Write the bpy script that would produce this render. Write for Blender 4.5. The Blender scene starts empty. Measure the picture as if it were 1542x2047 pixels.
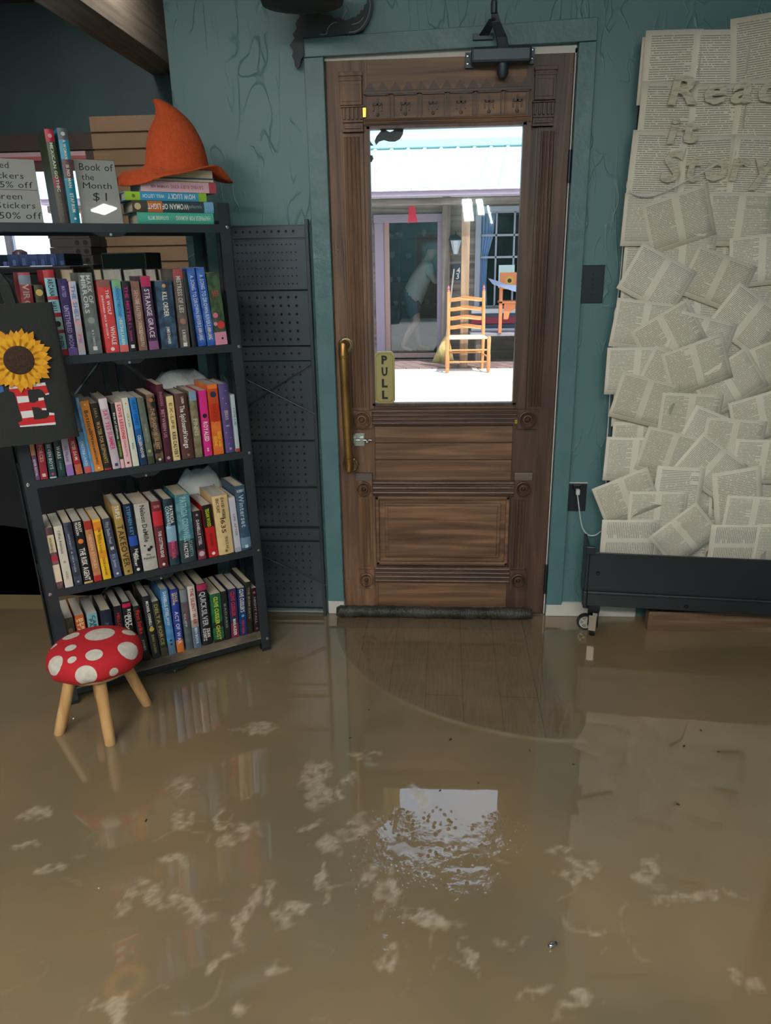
import bpy, bmesh, math, random
import numpy as np
from mathutils import Vector, Matrix
random.seed(7)
sc = bpy.context.scene
COL = sc.collection
# ---------------------------------------------------------------- camera
CD, CH, FPX = 2.78, 1.385, 1480.0
CXP, CYP = 771.0, 1023.5
_d = Vector((76, 4376.5, FPX)).normalized()
_yv = (24771*76 - FPX*FPX)/4376.5
_X = -Vector((-24771, _yv, FPX)).normalized()
_Z = -_d
_Y = _Z.cross(_X)
RM = Matrix((_X, _Y, _Z))
CAM = Vector((0, -CD, CH))
def ray(px, py): return RM @ Vector((px-CXP, py-CYP, FPX))
def onY(px, py, y=0.0):
    r = ray(px, py); return CAM + r*((y-CAM.y)/r.y)
def onZ(px, py, z=0.0):
    r = ray(px, py); return CAM + r*((z-CAM.z)/r.z)
def onP(px, py, p, n):
    r = ray(px, py); return CAM + r*((Vector(p)-CAM).dot(n)/r.dot(n))
cd = bpy.data.cameras.new('camera'); cam = bpy.data.objects.new('camera', cd); COL.objects.link(cam)
cd.sensor_fit = 'HORIZONTAL'; cd.sensor_width = 36; cd.lens = 36*FPX/1542; cd.clip_start = .05; cd.clip_end = 200
cr = RM.col[0]; cu = -RM.col[1]; cb = -RM.col[2]
cam.matrix_world = Matrix(((cr.x, cu.x, cb.x, CAM.x), (cr.y, cu.y, cb.y, CAM.y), (cr.z, cu.z, cb.z, CAM.z), (0, 0, 0, 1)))
sc.camera = cam
# ---------------------------------------------------------------- light, sky, exposure
sc.view_settings.view_transform = 'Standard'
sc.view_settings.look = 'None'
sc.view_settings.exposure = 0.22
sc.view_settings.gamma = 1.0
sc.view_settings.use_curve_mapping = False
SKY = 1.8; SUN = 5.0; PANEL = 30.0
w = bpy.data.worlds.new('sky'); sc.world = w; w.use_nodes = True
nt = w.node_tree; bg = nt.nodes['Background']
tc = nt.nodes.new('ShaderNodeTexCoord'); sp = nt.nodes.new('ShaderNodeSeparateXYZ'); rp = nt.nodes.new('ShaderNodeValToRGB')
nt.links.new(tc.outputs['Generated'], sp.inputs[0]); nt.links.new(sp.outputs['Z'], rp.inputs[0])
rp.color_ramp.elements[0].position = 0.0; rp.color_ramp.elements[0].color = (.80, .90, 1, 1)
rp.color_ramp.elements[1].position = .7; rp.color_ramp.elements[1].color = (.72, .88, 1.1, 1)
nt.links.new(rp.outputs[0], bg.inputs[0]); bg.inputs[1].default_value = SKY
sl = bpy.data.lights.new('sun', 'SUN'); sun = bpy.data.objects.new('sun', sl); COL.objects.link(sun)
sl.energy = SUN; sl.angle = .01; sl.color = (1, .96, .9)
sun.rotation_euler = Vector((-.35, .42, -1)).to_track_quat('-Z', 'Y').to_euler()
try:
    sc.cycles.max_bounces = 8; sc.cycles.caustics_reflective = False; sc.cycles.caustics_refractive = False
    sc.cycles.sample_clamp_indirect = 6; sc.cycles.use_denoising = True
except Exception: pass
# ---------------------------------------------------------------- helpers
def lin(h):
    h = h.lstrip('#'); o = []
    for i in (0, 2, 4):
        v = int(h[i:i+2], 16)/255; o.append(v/12.92 if v <= .04045 else ((v+.055)/1.055)**2.4)
    return (o[0], o[1], o[2], 1)
MW = {}
def _reg(o, m): MW[o.name] = m
def xf(loc=(0, 0, 0), rz=0.0, rx=0.0, ry=0.0):
    return Matrix.Translation(Vector(loc)) @ Matrix.Rotation(rz, 4, 'Z') @ Matrix.Rotation(ry, 4, 'Y') @ Matrix.Rotation(rx, 4, 'X')
def tag(o, label=None, cat=None, group=None, kind=None):
    if label: o['label'] = label
    if cat: o['category'] = cat
    if group: o['group'] = group
    if kind: o['kind'] = kind
    return o
def thing(name, label, cat, m, group=None, kind=None):
    o = bpy.data.objects.new(name, None); COL.objects.link(o); o.matrix_world = m; o.empty_display_size = .05
    _reg(o, m.copy()); return tag(o, label, cat, group, kind)
class B:
    def __init__(s): s.v = []; s.f = []
    def add(s, vs, fs):
        n = len(s.v); s.v += [Vector(a) for a in vs]; s.f += [tuple(i+n for i in f) for f in fs]; return s
    def box(s, a, b, m=None):
        x0, y0, z0 = a; x1, y1, z1 = b
        vs = [Vector(p) for p in ((x0,y0,z0),(x1,y0,z0),(x1,y1,z0),(x0,y1,z0),(x0,y0,z1),(x1,y0,z1),(x1,y1,z1),(x0,y1,z1))]
        if m: vs = [m @ p for p in vs]
        return s.add(vs, [(0,3,2,1),(4,5,6,7),(0,1,5,4),(1,2,6,5),(2,3,7,6),(3,0,4,7)])
    def hexa(s, q0, q1):
        return s.add(list(q0)+list(q1), [(0,3,2,1),(4,5,6,7),(0,1,5,4),(1,2,6,5),(2,3,7,6),(3,0,4,7)])
    def tube(s, pts, r, seg=10, cap=True):
        pts = [Vector(p) for p in pts]; n = len(pts); rs = r if isinstance(r, (list, tuple)) else [r]*n
        up = None; vs = []; fs = []
        for i, p in enumerate(pts):
            t = (pts[min(i+1, n-1)]-pts[max(i-1, 0)]).normalized()
            if up is None: up = t.orthogonal().normalized()
            up = (up - t*up.dot(t)).normalized() if (up - t*up.dot(t)).length > 1e-6 else t.orthogonal().normalized()
            w_ = t.cross(up)
            for k in range(seg):
                a = 2*math.pi*k/seg; vs.append(p + (up*math.cos(a)+w_*math.sin(a))*rs[i])
        for i in range(n-1):
            for k in range(seg):
                fs.append((i*seg+k, i*seg+(k+1) % seg, (i+1)*seg+(k+1) % seg, (i+1)*seg+k))
        if cap: fs.append(tuple(range(seg))[::-1]); fs.append(tuple((n-1)*seg+k for k in range(seg)))
        return s.add(vs, fs)
    def loft(s, rings, cap0=True, cap1=True):
        n = len(rings[0]); vs = [p for r in rings for p in r]; fs = []
        for i in range(len(rings)-1):
            for k in range(n): fs.append((i*n+k, i*n+(k+1) % n, (i+1)*n+(k+1) % n, (i+1)*n+k))
        if cap0: fs.append(tuple(range(n))[::-1])
        if cap1: fs.append(tuple((len(rings)-1)*n+k for k in range(n)))
        return s.add(vs, fs)
    def lathe(s, prof, m=None, seg=24):
        rings = []
        for r, z in prof:
            ring = [Vector((r*math.cos(2*math.pi*k/seg), r*math.sin(2*math.pi*k/seg), z)) for k in range(seg)]
            rings.append([m @ p for p in ring] if m else ring)
        return s.loft(rings)
    def prism(s, outline, fn, d0, d1):
        n = len(outline); vs = [fn(a, b, d0) for a, b in outline]+[fn(a, b, d1) for a, b in outline]
        fs = [tuple(range(n))[::-1], tuple(range(n, 2*n))]+[(i, (i+1) % n, n+(i+1) % n, n+i) for i in range(n)]
        return s.add(vs, fs)
    def build(s, name, mat, parent=None, smooth=False, bevel=0.0, world=True, subd=0, origin=None, fix=True):
        vs = s.v; m = None
        if parent is not None:
            if world:
                inv = MW[parent.name].inverted(); vs = [inv @ p for p in vs]
            pm = MW[parent.name]; off = Vector((0, 0, 0))
        else:
            xs = [p.x for p in vs]; ys = [p.y for p in vs]; zs = [p.z for p in vs]
            off = Vector(origin) if origin is not None else Vector(((min(xs)+max(xs))/2, (min(ys)+max(ys))/2, min(zs)))
            vs = [p-off for p in vs]; pm = Matrix()
        me = bpy.data.meshes.new(name); me.from_pydata(vs, [], s.f)
        if fix:
            bm = bmesh.new(); bm.from_mesh(me); bmesh.ops.recalc_face_normals(bm, faces=bm.faces); bm.to_mesh(me); bm.free()
        me.update()
        if smooth:
            me.polygons.foreach_set('use_smooth', [True]*len(me.polygons))
            if smooth == 'auto':
                try: me.set_sharp_from_angle(angle=math.radians(40))
                except Exception: pass
        me.materials.append(mat)
        o = bpy.data.objects.new(name, me); COL.objects.link(o)
        if parent is not None: o.parent = parent
        o.location = off
        _reg(o, pm @ Matrix.Translation(off))
        if bevel:
            b = o.modifiers.new('bevel', 'BEVEL'); b.width = bevel; b.segments = 2; b.limit_method = 'ANGLE'
        if subd:
            b = o.modifiers.new('subd', 'SUBSURF'); b.levels = subd; b.render_levels = subd
        return o
# ---------------------------------------------------------------- materials
_mc = {}
def N(nt, t, **kw):
    n = nt.nodes.new('ShaderNode'+t)
    for k, v in kw.items(): setattr(n, k, v)
    return n
def mat(key, c1, rough=.6, metal=0.0, c2=None, scale=20.0, stretch=(1, 1, 1), bump=0.0, bscale=None, lo=.35, hi=.65, detail=4, emit=0.0, spec=None, alpha=None, dist=0.0, coat=0.0):
    if key in _mc: return _mc[key]
    m = bpy.data.materials.new(key); m.use_nodes = True; nt = m.node_tree; p = nt.nodes['Principled BSDF']
    a = lin(c1) if isinstance(c1, str) else c1
    p.inputs['Base Color'].default_value = a; p.inputs['Roughness'].default_value = rough; p.inputs['Metallic'].default_value = metal
    if coat: p.inputs['Coat Weight'].default_value = coat; p.inputs['Coat Roughness'].default_value = .15
    if spec is not None: p.inputs['Specular IOR Level'].default_value = spec
    if c2 or bump:
        tcn = N(nt, 'TexCoord'); mp = N(nt, 'Mapping'); mp.inputs['Scale'].default_value = stretch
        nt.links.new(tcn.outputs['Object'], mp.inputs[0])
    if c2:
        b = lin(c2) if isinstance(c2, str) else c2
        nz = N(nt, 'TexNoise'); nz.inputs['Scale'].default_value = scale; nz.inputs['Detail'].default_value = detail; nz.inputs['Distortion'].default_value = dist
        nt.links.new(mp.outputs[0], nz.inputs[0])
        r = N(nt, 'ValToRGB'); r.color_ramp.elements[0].position = lo; r.color_ramp.elements[0].color = a
        r.color_ramp.elements[1].position = hi; r.color_ramp.elements[1].color = b
        nt.links.new(nz.outputs[0], r.inputs[0]); nt.links.new(r.outputs[0], p.inputs['Base Color'])
    if bump:
        nb = N(nt, 'TexNoise'); nb.inputs['Scale'].default_value = bscale or scale; nb.inputs['Detail'].default_value = 5
        nt.links.new(mp.outputs[0], nb.inputs[0]); bp = N(nt, 'Bump'); bp.inputs['Strength'].default_value = bump; bp.inputs['Distance'].default_value = .01
        nt.links.new(nb.outputs[0], bp.inputs['Height']); nt.links.new(bp.outputs[0], p.inputs['Normal'])
    if emit:
        p.inputs['Emission Color'].default_value = a; p.inputs['Emission Strength'].default_value = emit
    _mc[key] = m; return m
def math_n(nt, op, a, b=None, c=None):
    n = N(nt, 'Math', operation=op)
    for i, v in enumerate((a, b, c)):
        if v is None: continue
        if isinstance(v, (int, float)): n.inputs[i].default_value = v
        else: nt.links.new(v, n.inputs[i])
    return n.outputs[0]
def mixc(nt, f, a, b):
    n = N(nt, 'Mix', data_type='RGBA')
    if isinstance(f, (int, float)): n.inputs[0].default_value = f
    else: nt.links.new(f, n.inputs[0])
    for i, v in ((6, a), (7, b)):
        if isinstance(v, tuple): n.inputs[i].default_value = v
        else: nt.links.new(v, n.inputs[i])
    return n.outputs[2]
def plaster(key, c1, c2):
    if key in _mc: return _mc[key]
    m = bpy.data.materials.new(key); m.use_nodes = True; nt = m.node_tree; p = nt.nodes['Principled BSDF']
    t = N(nt, 'TexCoord')
    nz = N(nt, 'TexNoise'); nz.inputs['Scale'].default_value = 1.6; nt.links.new(t.outputs['Object'], nz.inputs[0])
    nt.links.new(mixc(nt, nz.outputs[0], lin(c1), lin(c2)), p.inputs['Base Color'])
    p.inputs['Roughness'].default_value = .40
    # raised trowel strokes: thin contour bands of stretched noise, present only in patches
    hs = []
    for (sx_, sz_, off, k_) in ((1, .33, 0, 62.0), (.8, .5, 11.3, 75.0), (1.1, .22, 23.7, 70.0)):
        mp = N(nt, 'Mapping'); mp.inputs['Scale'].default_value = (sx_, 1, sz_); mp.inputs['Location'].default_value = (off, 0, off); mp.inputs['Rotation'].default_value = (0, .18 if off < 20 else -.25, 0); nt.links.new(t.outputs['Object'], mp.inputs[0])
        wn = N(nt, 'TexNoise'); wn.inputs['Scale'].default_value = 11.5; wn.inputs['Detail'].default_value = 1.5; wn.inputs['Distortion'].default_value = .5; nt.links.new(mp.outputs[0], wn.inputs[0])
        rd = math_n(nt, 'MAXIMUM', math_n(nt, 'SUBTRACT', 1.0, math_n(nt, 'MULTIPLY', math_n(nt, 'ABSOLUTE', math_n(nt, 'SUBTRACT', wn.outputs[0], .5)), k_)), 0.0)
        pn = N(nt, 'TexNoise'); pn.inputs['Scale'].default_value = 8.5; pn.inputs['Detail'].default_value = 3; nt.links.new(mp.outputs[0], pn.inputs[0])
        mk = N(nt, 'MapRange'); mk.inputs[1].default_value = .50; mk.inputs[2].default_value = .58; nt.links.new(pn.outputs[0], mk.inputs[0])
        hs.append(math_n(nt, 'MULTIPLY', rd, mk.outputs[0]))
    h = math_n(nt, 'MAXIMUM', math_n(nt, 'MAXIMUM', hs[0], hs[1]), hs[2])
    fn = N(nt, 'TexNoise'); fn.inputs['Scale'].default_value = 60; nt.links.new(t.outputs['Object'], fn.inputs[0])
    hh = math_n(nt, 'ADD', h, math_n(nt, 'MULTIPLY', fn.outputs[0], .12))
    bp = N(nt, 'Bump'); bp.inputs['Strength'].default_value = .38; bp.inputs['Distance'].default_value = .005
    nt.links.new(hh, bp.inputs['Height']); nt.links.new(bp.outputs[0], p.inputs['Normal'])
    _mc[key] = m; return m
def wood(key, c1, c2, c3, axis='z', rough=.5, scale=1.0, bump=.25):
    if key in _mc: return _mc[key]
    m = bpy.data.materials.new(key); m.use_nodes = True; nt = m.node_tree; p = nt.nodes['Principled BSDF']
    t = N(nt, 'TexCoord'); mp = N(nt, 'Mapping')
    s = {'x': (1.2, 22, 22), 'y': (22, 1.2, 22), 'z': (22, 22, 1.2)}[axis]
    mp.inputs['Scale'].default_value = tuple(v*scale for v in s); nt.links.new(t.outputs['Object'], mp.inputs[0])
    nz = N(nt, 'TexNoise'); nz.inputs['Scale'].default_value = 1.6; nz.inputs['Detail'].default_value = 6; nz.inputs['Distortion'].default_value = .8
    nt.links.new(mp.outputs[0], nz.inputs[0])
    r = N(nt, 'ValToRGB'); e = r.color_ramp.elements
    e[0].position = .3; e[0].color = lin(c1); e[1].position = .72; e[1].color = lin(c3)
    x = e.new(.5); x.color = lin(c2)
    nt.links.new(nz.outputs[0], r.inputs[0])
    bz = N(nt, 'TexNoise'); bz.inputs['Scale'].default_value = 3.0; nt.links.new(t.outputs['Object'], bz.inputs[0])
    mr = N(nt, 'MapRange'); mr.inputs[1].default_value = .35; mr.inputs[2].default_value = .7; mr.inputs[3].default_value = .0; mr.inputs[4].default_value = .45; nt.links.new(bz.outputs[0], mr.inputs[0])
    nt.links.new(mixc(nt, mr.outputs[0], r.outputs[0], lin(c1)), p.inputs['Base Color'])
    p.inputs['Roughness'].default_value = rough
    bp = N(nt, 'Bump'); bp.inputs['Strength'].default_value = bump; bp.inputs['Distance'].default_value = .004
    nt.links.new(nz.outputs[0], bp.inputs['Height']); nt.links.new(bp.outputs[0], p.inputs['Normal'])
    _mc[key] = m; return m
def glass(key, tint=(1, 1, 1, 1), refl=1.0):
    if key in _mc: return _mc[key]
    m = bpy.data.materials.new(key); m.use_nodes = True; nt = m.node_tree; nt.nodes.clear()
    out = N(nt, 'OutputMaterial'); mx = N(nt, 'MixShader'); tr = N(nt, 'BsdfTransparent'); gl = N(nt, 'BsdfGlossy'); fr = N(nt, 'Fresnel')
    fr.inputs[0].default_value = 1.45; gl.inputs['Roughness'].default_value = .02; tr.inputs[0].default_value = tint
    nt.links.new(math_n(nt, 'MULTIPLY', fr.outputs[0], refl), mx.inputs[0]); nt.links.new(tr.outputs[0], mx.inputs[1]); nt.links.new(gl.outputs[0], mx.inputs[2]); nt.links.new(mx.outputs[0], out.inputs[0])
    _mc[key] = m; return m
# ---------------------------------------------------------------- lettering (glyphs cached once)
_gl = {}
def glyph(ch, bold):
    k = (ch, bold)
    if k in _gl: return _gl[k]
    cu_ = bpy.data.curves.new('g', 'FONT'); cu_.body = ch; cu_.size = 1; cu_.resolution_u = 2; cu_.offset = bold
    o = bpy.data.objects.new('g', cu_); COL.objects.link(o)
    dg = bpy.context.evaluated_depsgraph_get(); ev = o.evaluated_get(dg); me = ev.to_mesh()
    vs = [(v.co.x, v.co.y) for v in me.vertices]; fs = [tuple(p.vertices) for p in me.polygons]
    ev.to_mesh_clear(); bpy.data.objects.remove(o); bpy.data.curves.remove(cu_)
    x0 = min([v[0] for v in vs] or [0]); x1 = max([v[0] for v in vs] or [.3])
    _gl[k] = (vs, fs, x0, x1); return _gl[k]
def text_b(bld, s, org, rt, up, height, length=None, bold=.012, maxasp=1.5, align='c', nrm=None, thick=0.0, shear=0.0):
    """letters on a plane: org = centre of the line, rt = reading direction, up = letter-up"""
    rt = Vector(rt).normalized(); up = Vector(up).normalized(); x = 0; vs = []; fs = []
    for ch in s:
        if ch == ' ': x += .32; continue
        g, f, x0, x1 = glyph(ch, bold); n = len(vs)
        vs += [(a-x0+x, b) for a, b in g]; fs += [tuple(i+n for i in q) for q in f]; x += (x1-x0)+.09
    tw = max(x-.09, .01); sy = height/.73; sx = sy
    if length:
        sx = length/tw; sx = min(sx, sy*maxasp)
        if sx < sy*.35: sy = sx/.35
    ox = {'c': -tw/2, 'l': 0, 'r': -tw}[align]
    P = [Vector(org)+rt*((a+ox+b*shear)*sx)+up*((b-.365)*sy) for a, b in vs]
    if thick and nrm is not None:
        nrm = Vector(nrm); n = len(P); Q = P+[p+nrm*thick for p in P]
        ed = {}
        for f in fs:
            for i in range(len(f)):
                e = (f[i], f[(i+1) % len(f)]); ed[e] = 1
        side = [(a, b, b+n, a+n) for (a, b) in ed if (b, a) not in ed]
        bld.add(Q, [tuple(i+n for i in f) for f in fs]+side)
    else: bld.add(P, fs)
    return bld
# ================================================================ THE SETTING
WHITE = mat('white_paint', '#cfcdc6', .5)
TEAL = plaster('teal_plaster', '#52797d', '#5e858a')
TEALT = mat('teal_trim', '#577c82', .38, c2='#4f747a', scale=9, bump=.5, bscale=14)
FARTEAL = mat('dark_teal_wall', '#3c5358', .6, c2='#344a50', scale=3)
CEILM = mat('ceiling_paint', '#8d8a86', .8)
S = lambda o: tag(o, kind='structure')
# floor planks under the water
def plank_mat():
    m = bpy.data.materials.new('floor_planks'); m.use_nodes = True; nt = m.node_tree; p = nt.nodes['Principled BSDF']
    t = N(nt, 'TexCoord'); br = N(nt, 'TexBrick'); mp = N(nt, 'Mapping'); mp.inputs['Rotation'].default_value = (0, 0, math.pi/2+.02)
    nt.links.new(t.outputs['Object'], mp.inputs[0]); nt.links.new(mp.outputs[0], br.inputs[0])
    br.inputs['Scale'].default_value = 1; br.inputs['Brick Width'].default_value = 1.2; br.inputs['Row Height'].default_value = .125; br.inputs['Mortar Size'].default_value = .0022
    br.inputs['Color1'].default_value = (.9, .9, .9, 1); br.inputs['Color2'].default_value = (1.05, 1, .95, 1); br.inputs['Mortar'].default_value = (.25, .22, .2, 1)
    mg = N(nt, 'Mapping'); mg.inputs['Scale'].default_value = (1, .09, 1); nt.links.new(t.outputs['Object'], mg.inputs[0])
    wv = N(nt, 'TexNoise'); wv.inputs['Scale'].default_value = 7; wv.inputs['Detail'].default_value = 3; nt.links.new(mg.outputs[0], wv.inputs[0])
    k = math_n(nt, 'FRACT', math_n(nt, 'MULTIPLY', wv.outputs[0], 26.0))
    k2 = math_n(nt, 'ABSOLUTE', math_n(nt, 'SUBTRACT', k, .5))
    c = mixc(nt, k2, lin('#7a6a5c'), lin('#a8978a'))
    mu = N(nt, 'Mix', data_type='RGBA', blend_type='MULTIPLY'); mu.inputs[0].default_value = 1
    nt.links.new(c, mu.inputs[6]); nt.links.new(br.outputs[0], mu.inputs[7]); nt.links.new(mu.outputs[2], p.inputs['Base Color'])
    p.inputs['Roughness'].default_value = .5
    return m
S(B().box((-4.2, -5.7, -.08), (2.5, .0, -.006)).box((-4.2, 0, -.08), (-.875, 1.75, -.006)).build('floor', plank_mat(), origin=(0, 0, 0)))
S(B().box((-4.2, -5.7, 2.75), (2.5, .0, 2.85)).build('ceiling', CEILM))
HX0, HX1, HZ = -.356, .471, 2.037
wb = B().box((-.875, 0, -.01), (HX0, .14, 2.75)).box((HX1, 0, -.01), (2.5, .14, 2.75)).box((HX0, 0, HZ), (HX1, .14, 2.75))
S(wb.build('wall_back', TEAL, origin=(0, 0, 0)))
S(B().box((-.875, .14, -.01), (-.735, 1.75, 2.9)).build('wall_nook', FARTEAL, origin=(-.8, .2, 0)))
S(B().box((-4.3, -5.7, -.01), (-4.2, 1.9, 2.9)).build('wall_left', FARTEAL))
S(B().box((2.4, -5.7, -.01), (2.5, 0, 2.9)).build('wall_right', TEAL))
# wall behind the photographer, with the light coming in through a window
S(B().box((-4.2, -5.8, -.01), (-2.6, -5.7, 2.9)).box((-1.4, -5.8, -.01), (2.5, -5.7, 2.9)).box((-2.6, -5.8, -.01), (-1.4, -5.7, .9)).box((-2.6, -5.8, 2.1), (-1.4, -5.7, 2.9)).build('wall_front', TEAL))
w2 = thing('window_2', None, None, xf((-2, -5.75, .9)), kind='structure')
fb = B()
for x in (-2.6, -2.02, -1.44): fb.box((x, -5.79, .9), (x+.04, -5.71, 2.1))
for z in (.9, 1.48, 2.06): fb.box((-2.6, -5.79, z), (-1.4, -5.71, z+.04))
fb.build('window_frame', WHITE, w2); B().box((-2.6, -5.753, .9), (-1.4, -5.747, 2.1)).build('glass_pane', glass('clear_glass'), w2)
# far room: wall with window, ceiling boards
FW = 1.7
wx0, wx1, wz0, wz1 = -3.0, -1.955, 1.30, 1.975
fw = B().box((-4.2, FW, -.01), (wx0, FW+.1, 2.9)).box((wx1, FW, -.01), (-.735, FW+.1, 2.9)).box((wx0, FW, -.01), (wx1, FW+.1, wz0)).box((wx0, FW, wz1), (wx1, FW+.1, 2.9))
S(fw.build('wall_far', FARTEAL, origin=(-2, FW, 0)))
CB = B()
for i in range(14): CB.box((-4.2, -.02+i*.13, 2.72), (-.735, .104+i*.13, 2.76))
S(CB.build('ceiling_boards', wood('purple_boards', '#5a4a52', '#6d5c64', '#7c6a72', 'x', .6), origin=(-2, 0, 2.72)))
BEAMW = wood('beam_wood', '#6d6156', '#8a7c6e', '#a39484', 'y', .6)
def beam(n, p0, p1, w_, h):
    p0 = Vector(p0); p1 = Vector(p1); t = (p1-p0).normalized(); s_ = t.cross(Vector((0, 0, 1))).normalized()*w_/2; u = Vector((0, 0, h))
    b = B().hexa([p0-s_, p0+s_, p1+s_, p1-s_], [p0-s_+u, p0+s_+u, p1+s_+u, p1-s_+u])
    return S(b.build(n, BEAMW, bevel=.006))
beam('ceiling_beam', (-1.42, 1.7, 2.36), (-1.50, -2.0, 2.36), .17, .36)
beam('ceiling_beam', (-2.62, 1.7, 2.30), (-2.70, .2, 2.30), .17, .36)
w1 = thing('window_1', None, None, xf((-2.5, FW+.05, wz0)), kind='structure')
fb = B()
for x in (wx0, -2.5, wx1-.03): fb.box((x, FW+.02, wz0), (x+.03, FW+.08, wz1))
for z in (wz0, wz1-.03): fb.box((wx0, FW+.02, z), (wx1, FW+.08, z+.03))
fb.build('window_frame', mat('blue_white', '#c9d3e6', .5), w1)
B().box((wx0, FW+.048, wz0), (wx1, FW+.052, wz1)).build('glass_pane', glass('clear_glass'), w1)
B().box((wx0-.06, FW-.03, wz1), (wx1+.03, FW-.002, wz1+.022)).build('window_trim', mat('pale_pink', '#d8b7bb', .5), w1)
B().box((wx0-.06, FW-.03, wz1-.022), (wx1+.03, FW-.002, wz1)).build('window_trim', mat('coral_paint', '#c46a66', .5), w1)
B().box((wx0-.06, FW-.02, wz1-.075), (wx1+.03, FW-.002, wz1-.022)).build('window_trim', mat('maroon_paint', '#6a4a48', .6), w1)
# grooved slat boards on the far wall
SLAT = mat('slat_board', '#a5866a', .55, c2='#957859', scale=2); SLATD = mat('slat_board_dark', '#5c4c44', .6, c2='#4d403a', scale=2)
def slats(x0, x1, z0, z1, y0, y1, m, label):
    b = B(); n = int(round((z1-z0)/.083)); h = (z1-z0)/n
    for i in range(n): b.box((x0, y0, z0+i*h+.005), (x1, y1-.006, z0+(i+1)*h-.005))
    b.box((x0, y1-.006, z0), (x1, y1, z1))
    return tag(b.build('slatwall_panel', m), label, 'display panel')
slats(-1.865, -.90, .9, 2.165, FW-.06, FW-.032, SLAT, 'tan grooved slatwall panel rising behind the orange hat')
slats(-3.9, -1.87, 2.0, 2.092, FW-.028, FW-.004, SLATD, 'dark brown slat strip running above the far window')
slats(-1.93, -1.87, 1.0, 2.0, FW-.026, FW-.004, SLATD, 'narrow dark slat panel between far window and tan slatwall')
# trim round the door
tr = thing('trim_1', None, None, xf((.05, -.01, 0)), kind='structure')
B().hexa([Vector((-.417, -.022, .062)), Vector((-.352, -.022, .062)), Vector((-.352, 0, .062)), Vector((-.417, 0, .062))],
         [Vector((-.417, -.022, 2.022)), Vector((-.352, -.022, 2.024)), Vector((-.352, 0, 2.024)), Vector((-.417, 0, 2.022))]).build('side_casing', TEALT, tr, bevel=.002)
B().hexa([Vector((.474, -.022, .055)), Vector((.535, -.022, .055)), Vector((.535, 0, .055)), Vector((.474, 0, .055))],
         [Vector((.474, -.022, 2.040)), Vector((.53, -.022, 2.042)), Vector((.53, 0, 2.042)), Vector((.474, 0, 2.040))]).build('side_casing', TEALT, tr, bevel=.002)
B().hexa([Vector((-.418, -.024, 2.023)), Vector((.529, -.024, 2.043)), Vector((.529, 0, 2.043)), Vector((-.418, 0, 2.023))],
         [Vector((-.418, -.024, 2.078)), Vector((.529, -.024, 2.108)), Vector((.529, 0, 2.108)), Vector((-.418, 0, 2.078))]).build('head_casing', TEALT, tr, bevel=.002)
B().box((-.356, .0, 2.016), (.471, .1, 2.037)).box((.467, .0, .0), (.4735, .1, 2.03)).box((-.3555, .0, 0), (-.352, .1, 2.03)).build('door_jamb', WHITE, tr)
S(B().box((HX0, 0, -.01), (HX1, .14, .004)).build('trim_2', mat('threshold', '#5b5148', .5)))
S(B().box((.475, -.014, .0), (.835, 0, .062)).build('baseboard_right', WHITE, bevel=.003))
S(B().box((-.42, -.014, .0), (-.353, 0, .06)).build('baseboard_left', WHITE, bevel=.003))
xk = onY(1296, 1240, -.13).x
tag(B().box((xk, -.13, -.003), (2.3, -.09, .082)).box((xk, -.136, .074), (2.3, -.09, .084)).build('wood_plank', wood('brown_board', '#5a4638', '#7c614c', '#9a7c62', 'x'), bevel=.002), 'brown wooden plank on edge in the water under the black wheeled base', 'plank')
# ================================================================ THE DOOR
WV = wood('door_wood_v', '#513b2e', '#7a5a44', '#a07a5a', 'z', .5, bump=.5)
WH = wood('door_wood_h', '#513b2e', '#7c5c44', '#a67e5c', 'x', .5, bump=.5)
WD = wood('door_wood_dark', '#3d2c24', '#574035', '#715543', 'z', .45, bump=.5)  # darker copy; its tone paints the dim right side of the door
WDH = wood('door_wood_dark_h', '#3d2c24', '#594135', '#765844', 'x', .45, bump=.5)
def RX(x0, y0, x1, y1):
    a = onY(x0, y0); b = onY(x1, y0); c = onY(x0, y1); d = onY(x1, y1)
    return (a.x+c.x)/2, (b.x+d.x)/2, (c.z+d.z)/2, (a.z+b.z)/2
def RB(b, px, y0, y1):
    x0, x1, z0, z1 = RX(*px); b.box((x0, y0, z0), (x1, y1, z1)); return x0, x1, z0, z1
DL, DR, DB, DT = -.350, .465, .006, 2.017
GX0, GX1, GZ0, GZ1 = -.213, .315, .873, 1.814
dr = thing('door_1', None, None, xf((.06, .02, 0)), kind='structure')
xj = onY(727, 200).x
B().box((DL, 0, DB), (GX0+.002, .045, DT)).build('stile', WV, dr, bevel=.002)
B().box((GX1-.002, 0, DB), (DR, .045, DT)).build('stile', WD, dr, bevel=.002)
B().box((GX0, .001, GZ1), (GX1, .044, DT)).build('top_rail', WH, dr)
lb = B(); zs = [GZ0, onY(890, 852).z, onY(890, 886).z, onY(890, 920).z, onY(890, 962).z]
for i in range(4):
    lb.box((GX0, .004, zs[i+1]+.002), (GX1, .044, zs[i]-.002))
lb.box((GX0, .012, zs[4]), (GX1, .043, zs[0])).build('board_row', WH, dr, bevel=.002)
B().box((GX0, .006, DB), (GX1, .044, zs[4])).build('bottom_rail', WH, dr)
def flutes(px, name='pilaster', m=WV, n=4, parent=dr, proud=.014):
    b = B(); x0, x1, z0, z1 = RX(*px); b.box((x0, -.005, z0), (x1, .001, z1)); w_ = (x1-x0)
    b.box((x0, -.009, z0), (x0+w_*.07, .0, z1)); b.box((x1-w_*.07, -.009, z0), (x1, .0, z1))
    for i in range(n):
        cx = x0+w_*(.14+.72*(i+.5)/n); r = w_*.72/n*.42
        b.tube([(cx, -.005, z0+.012), (cx, -.005, z1-.012)], r, 8)
    return b.build(name, m, parent, smooth='auto')
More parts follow.
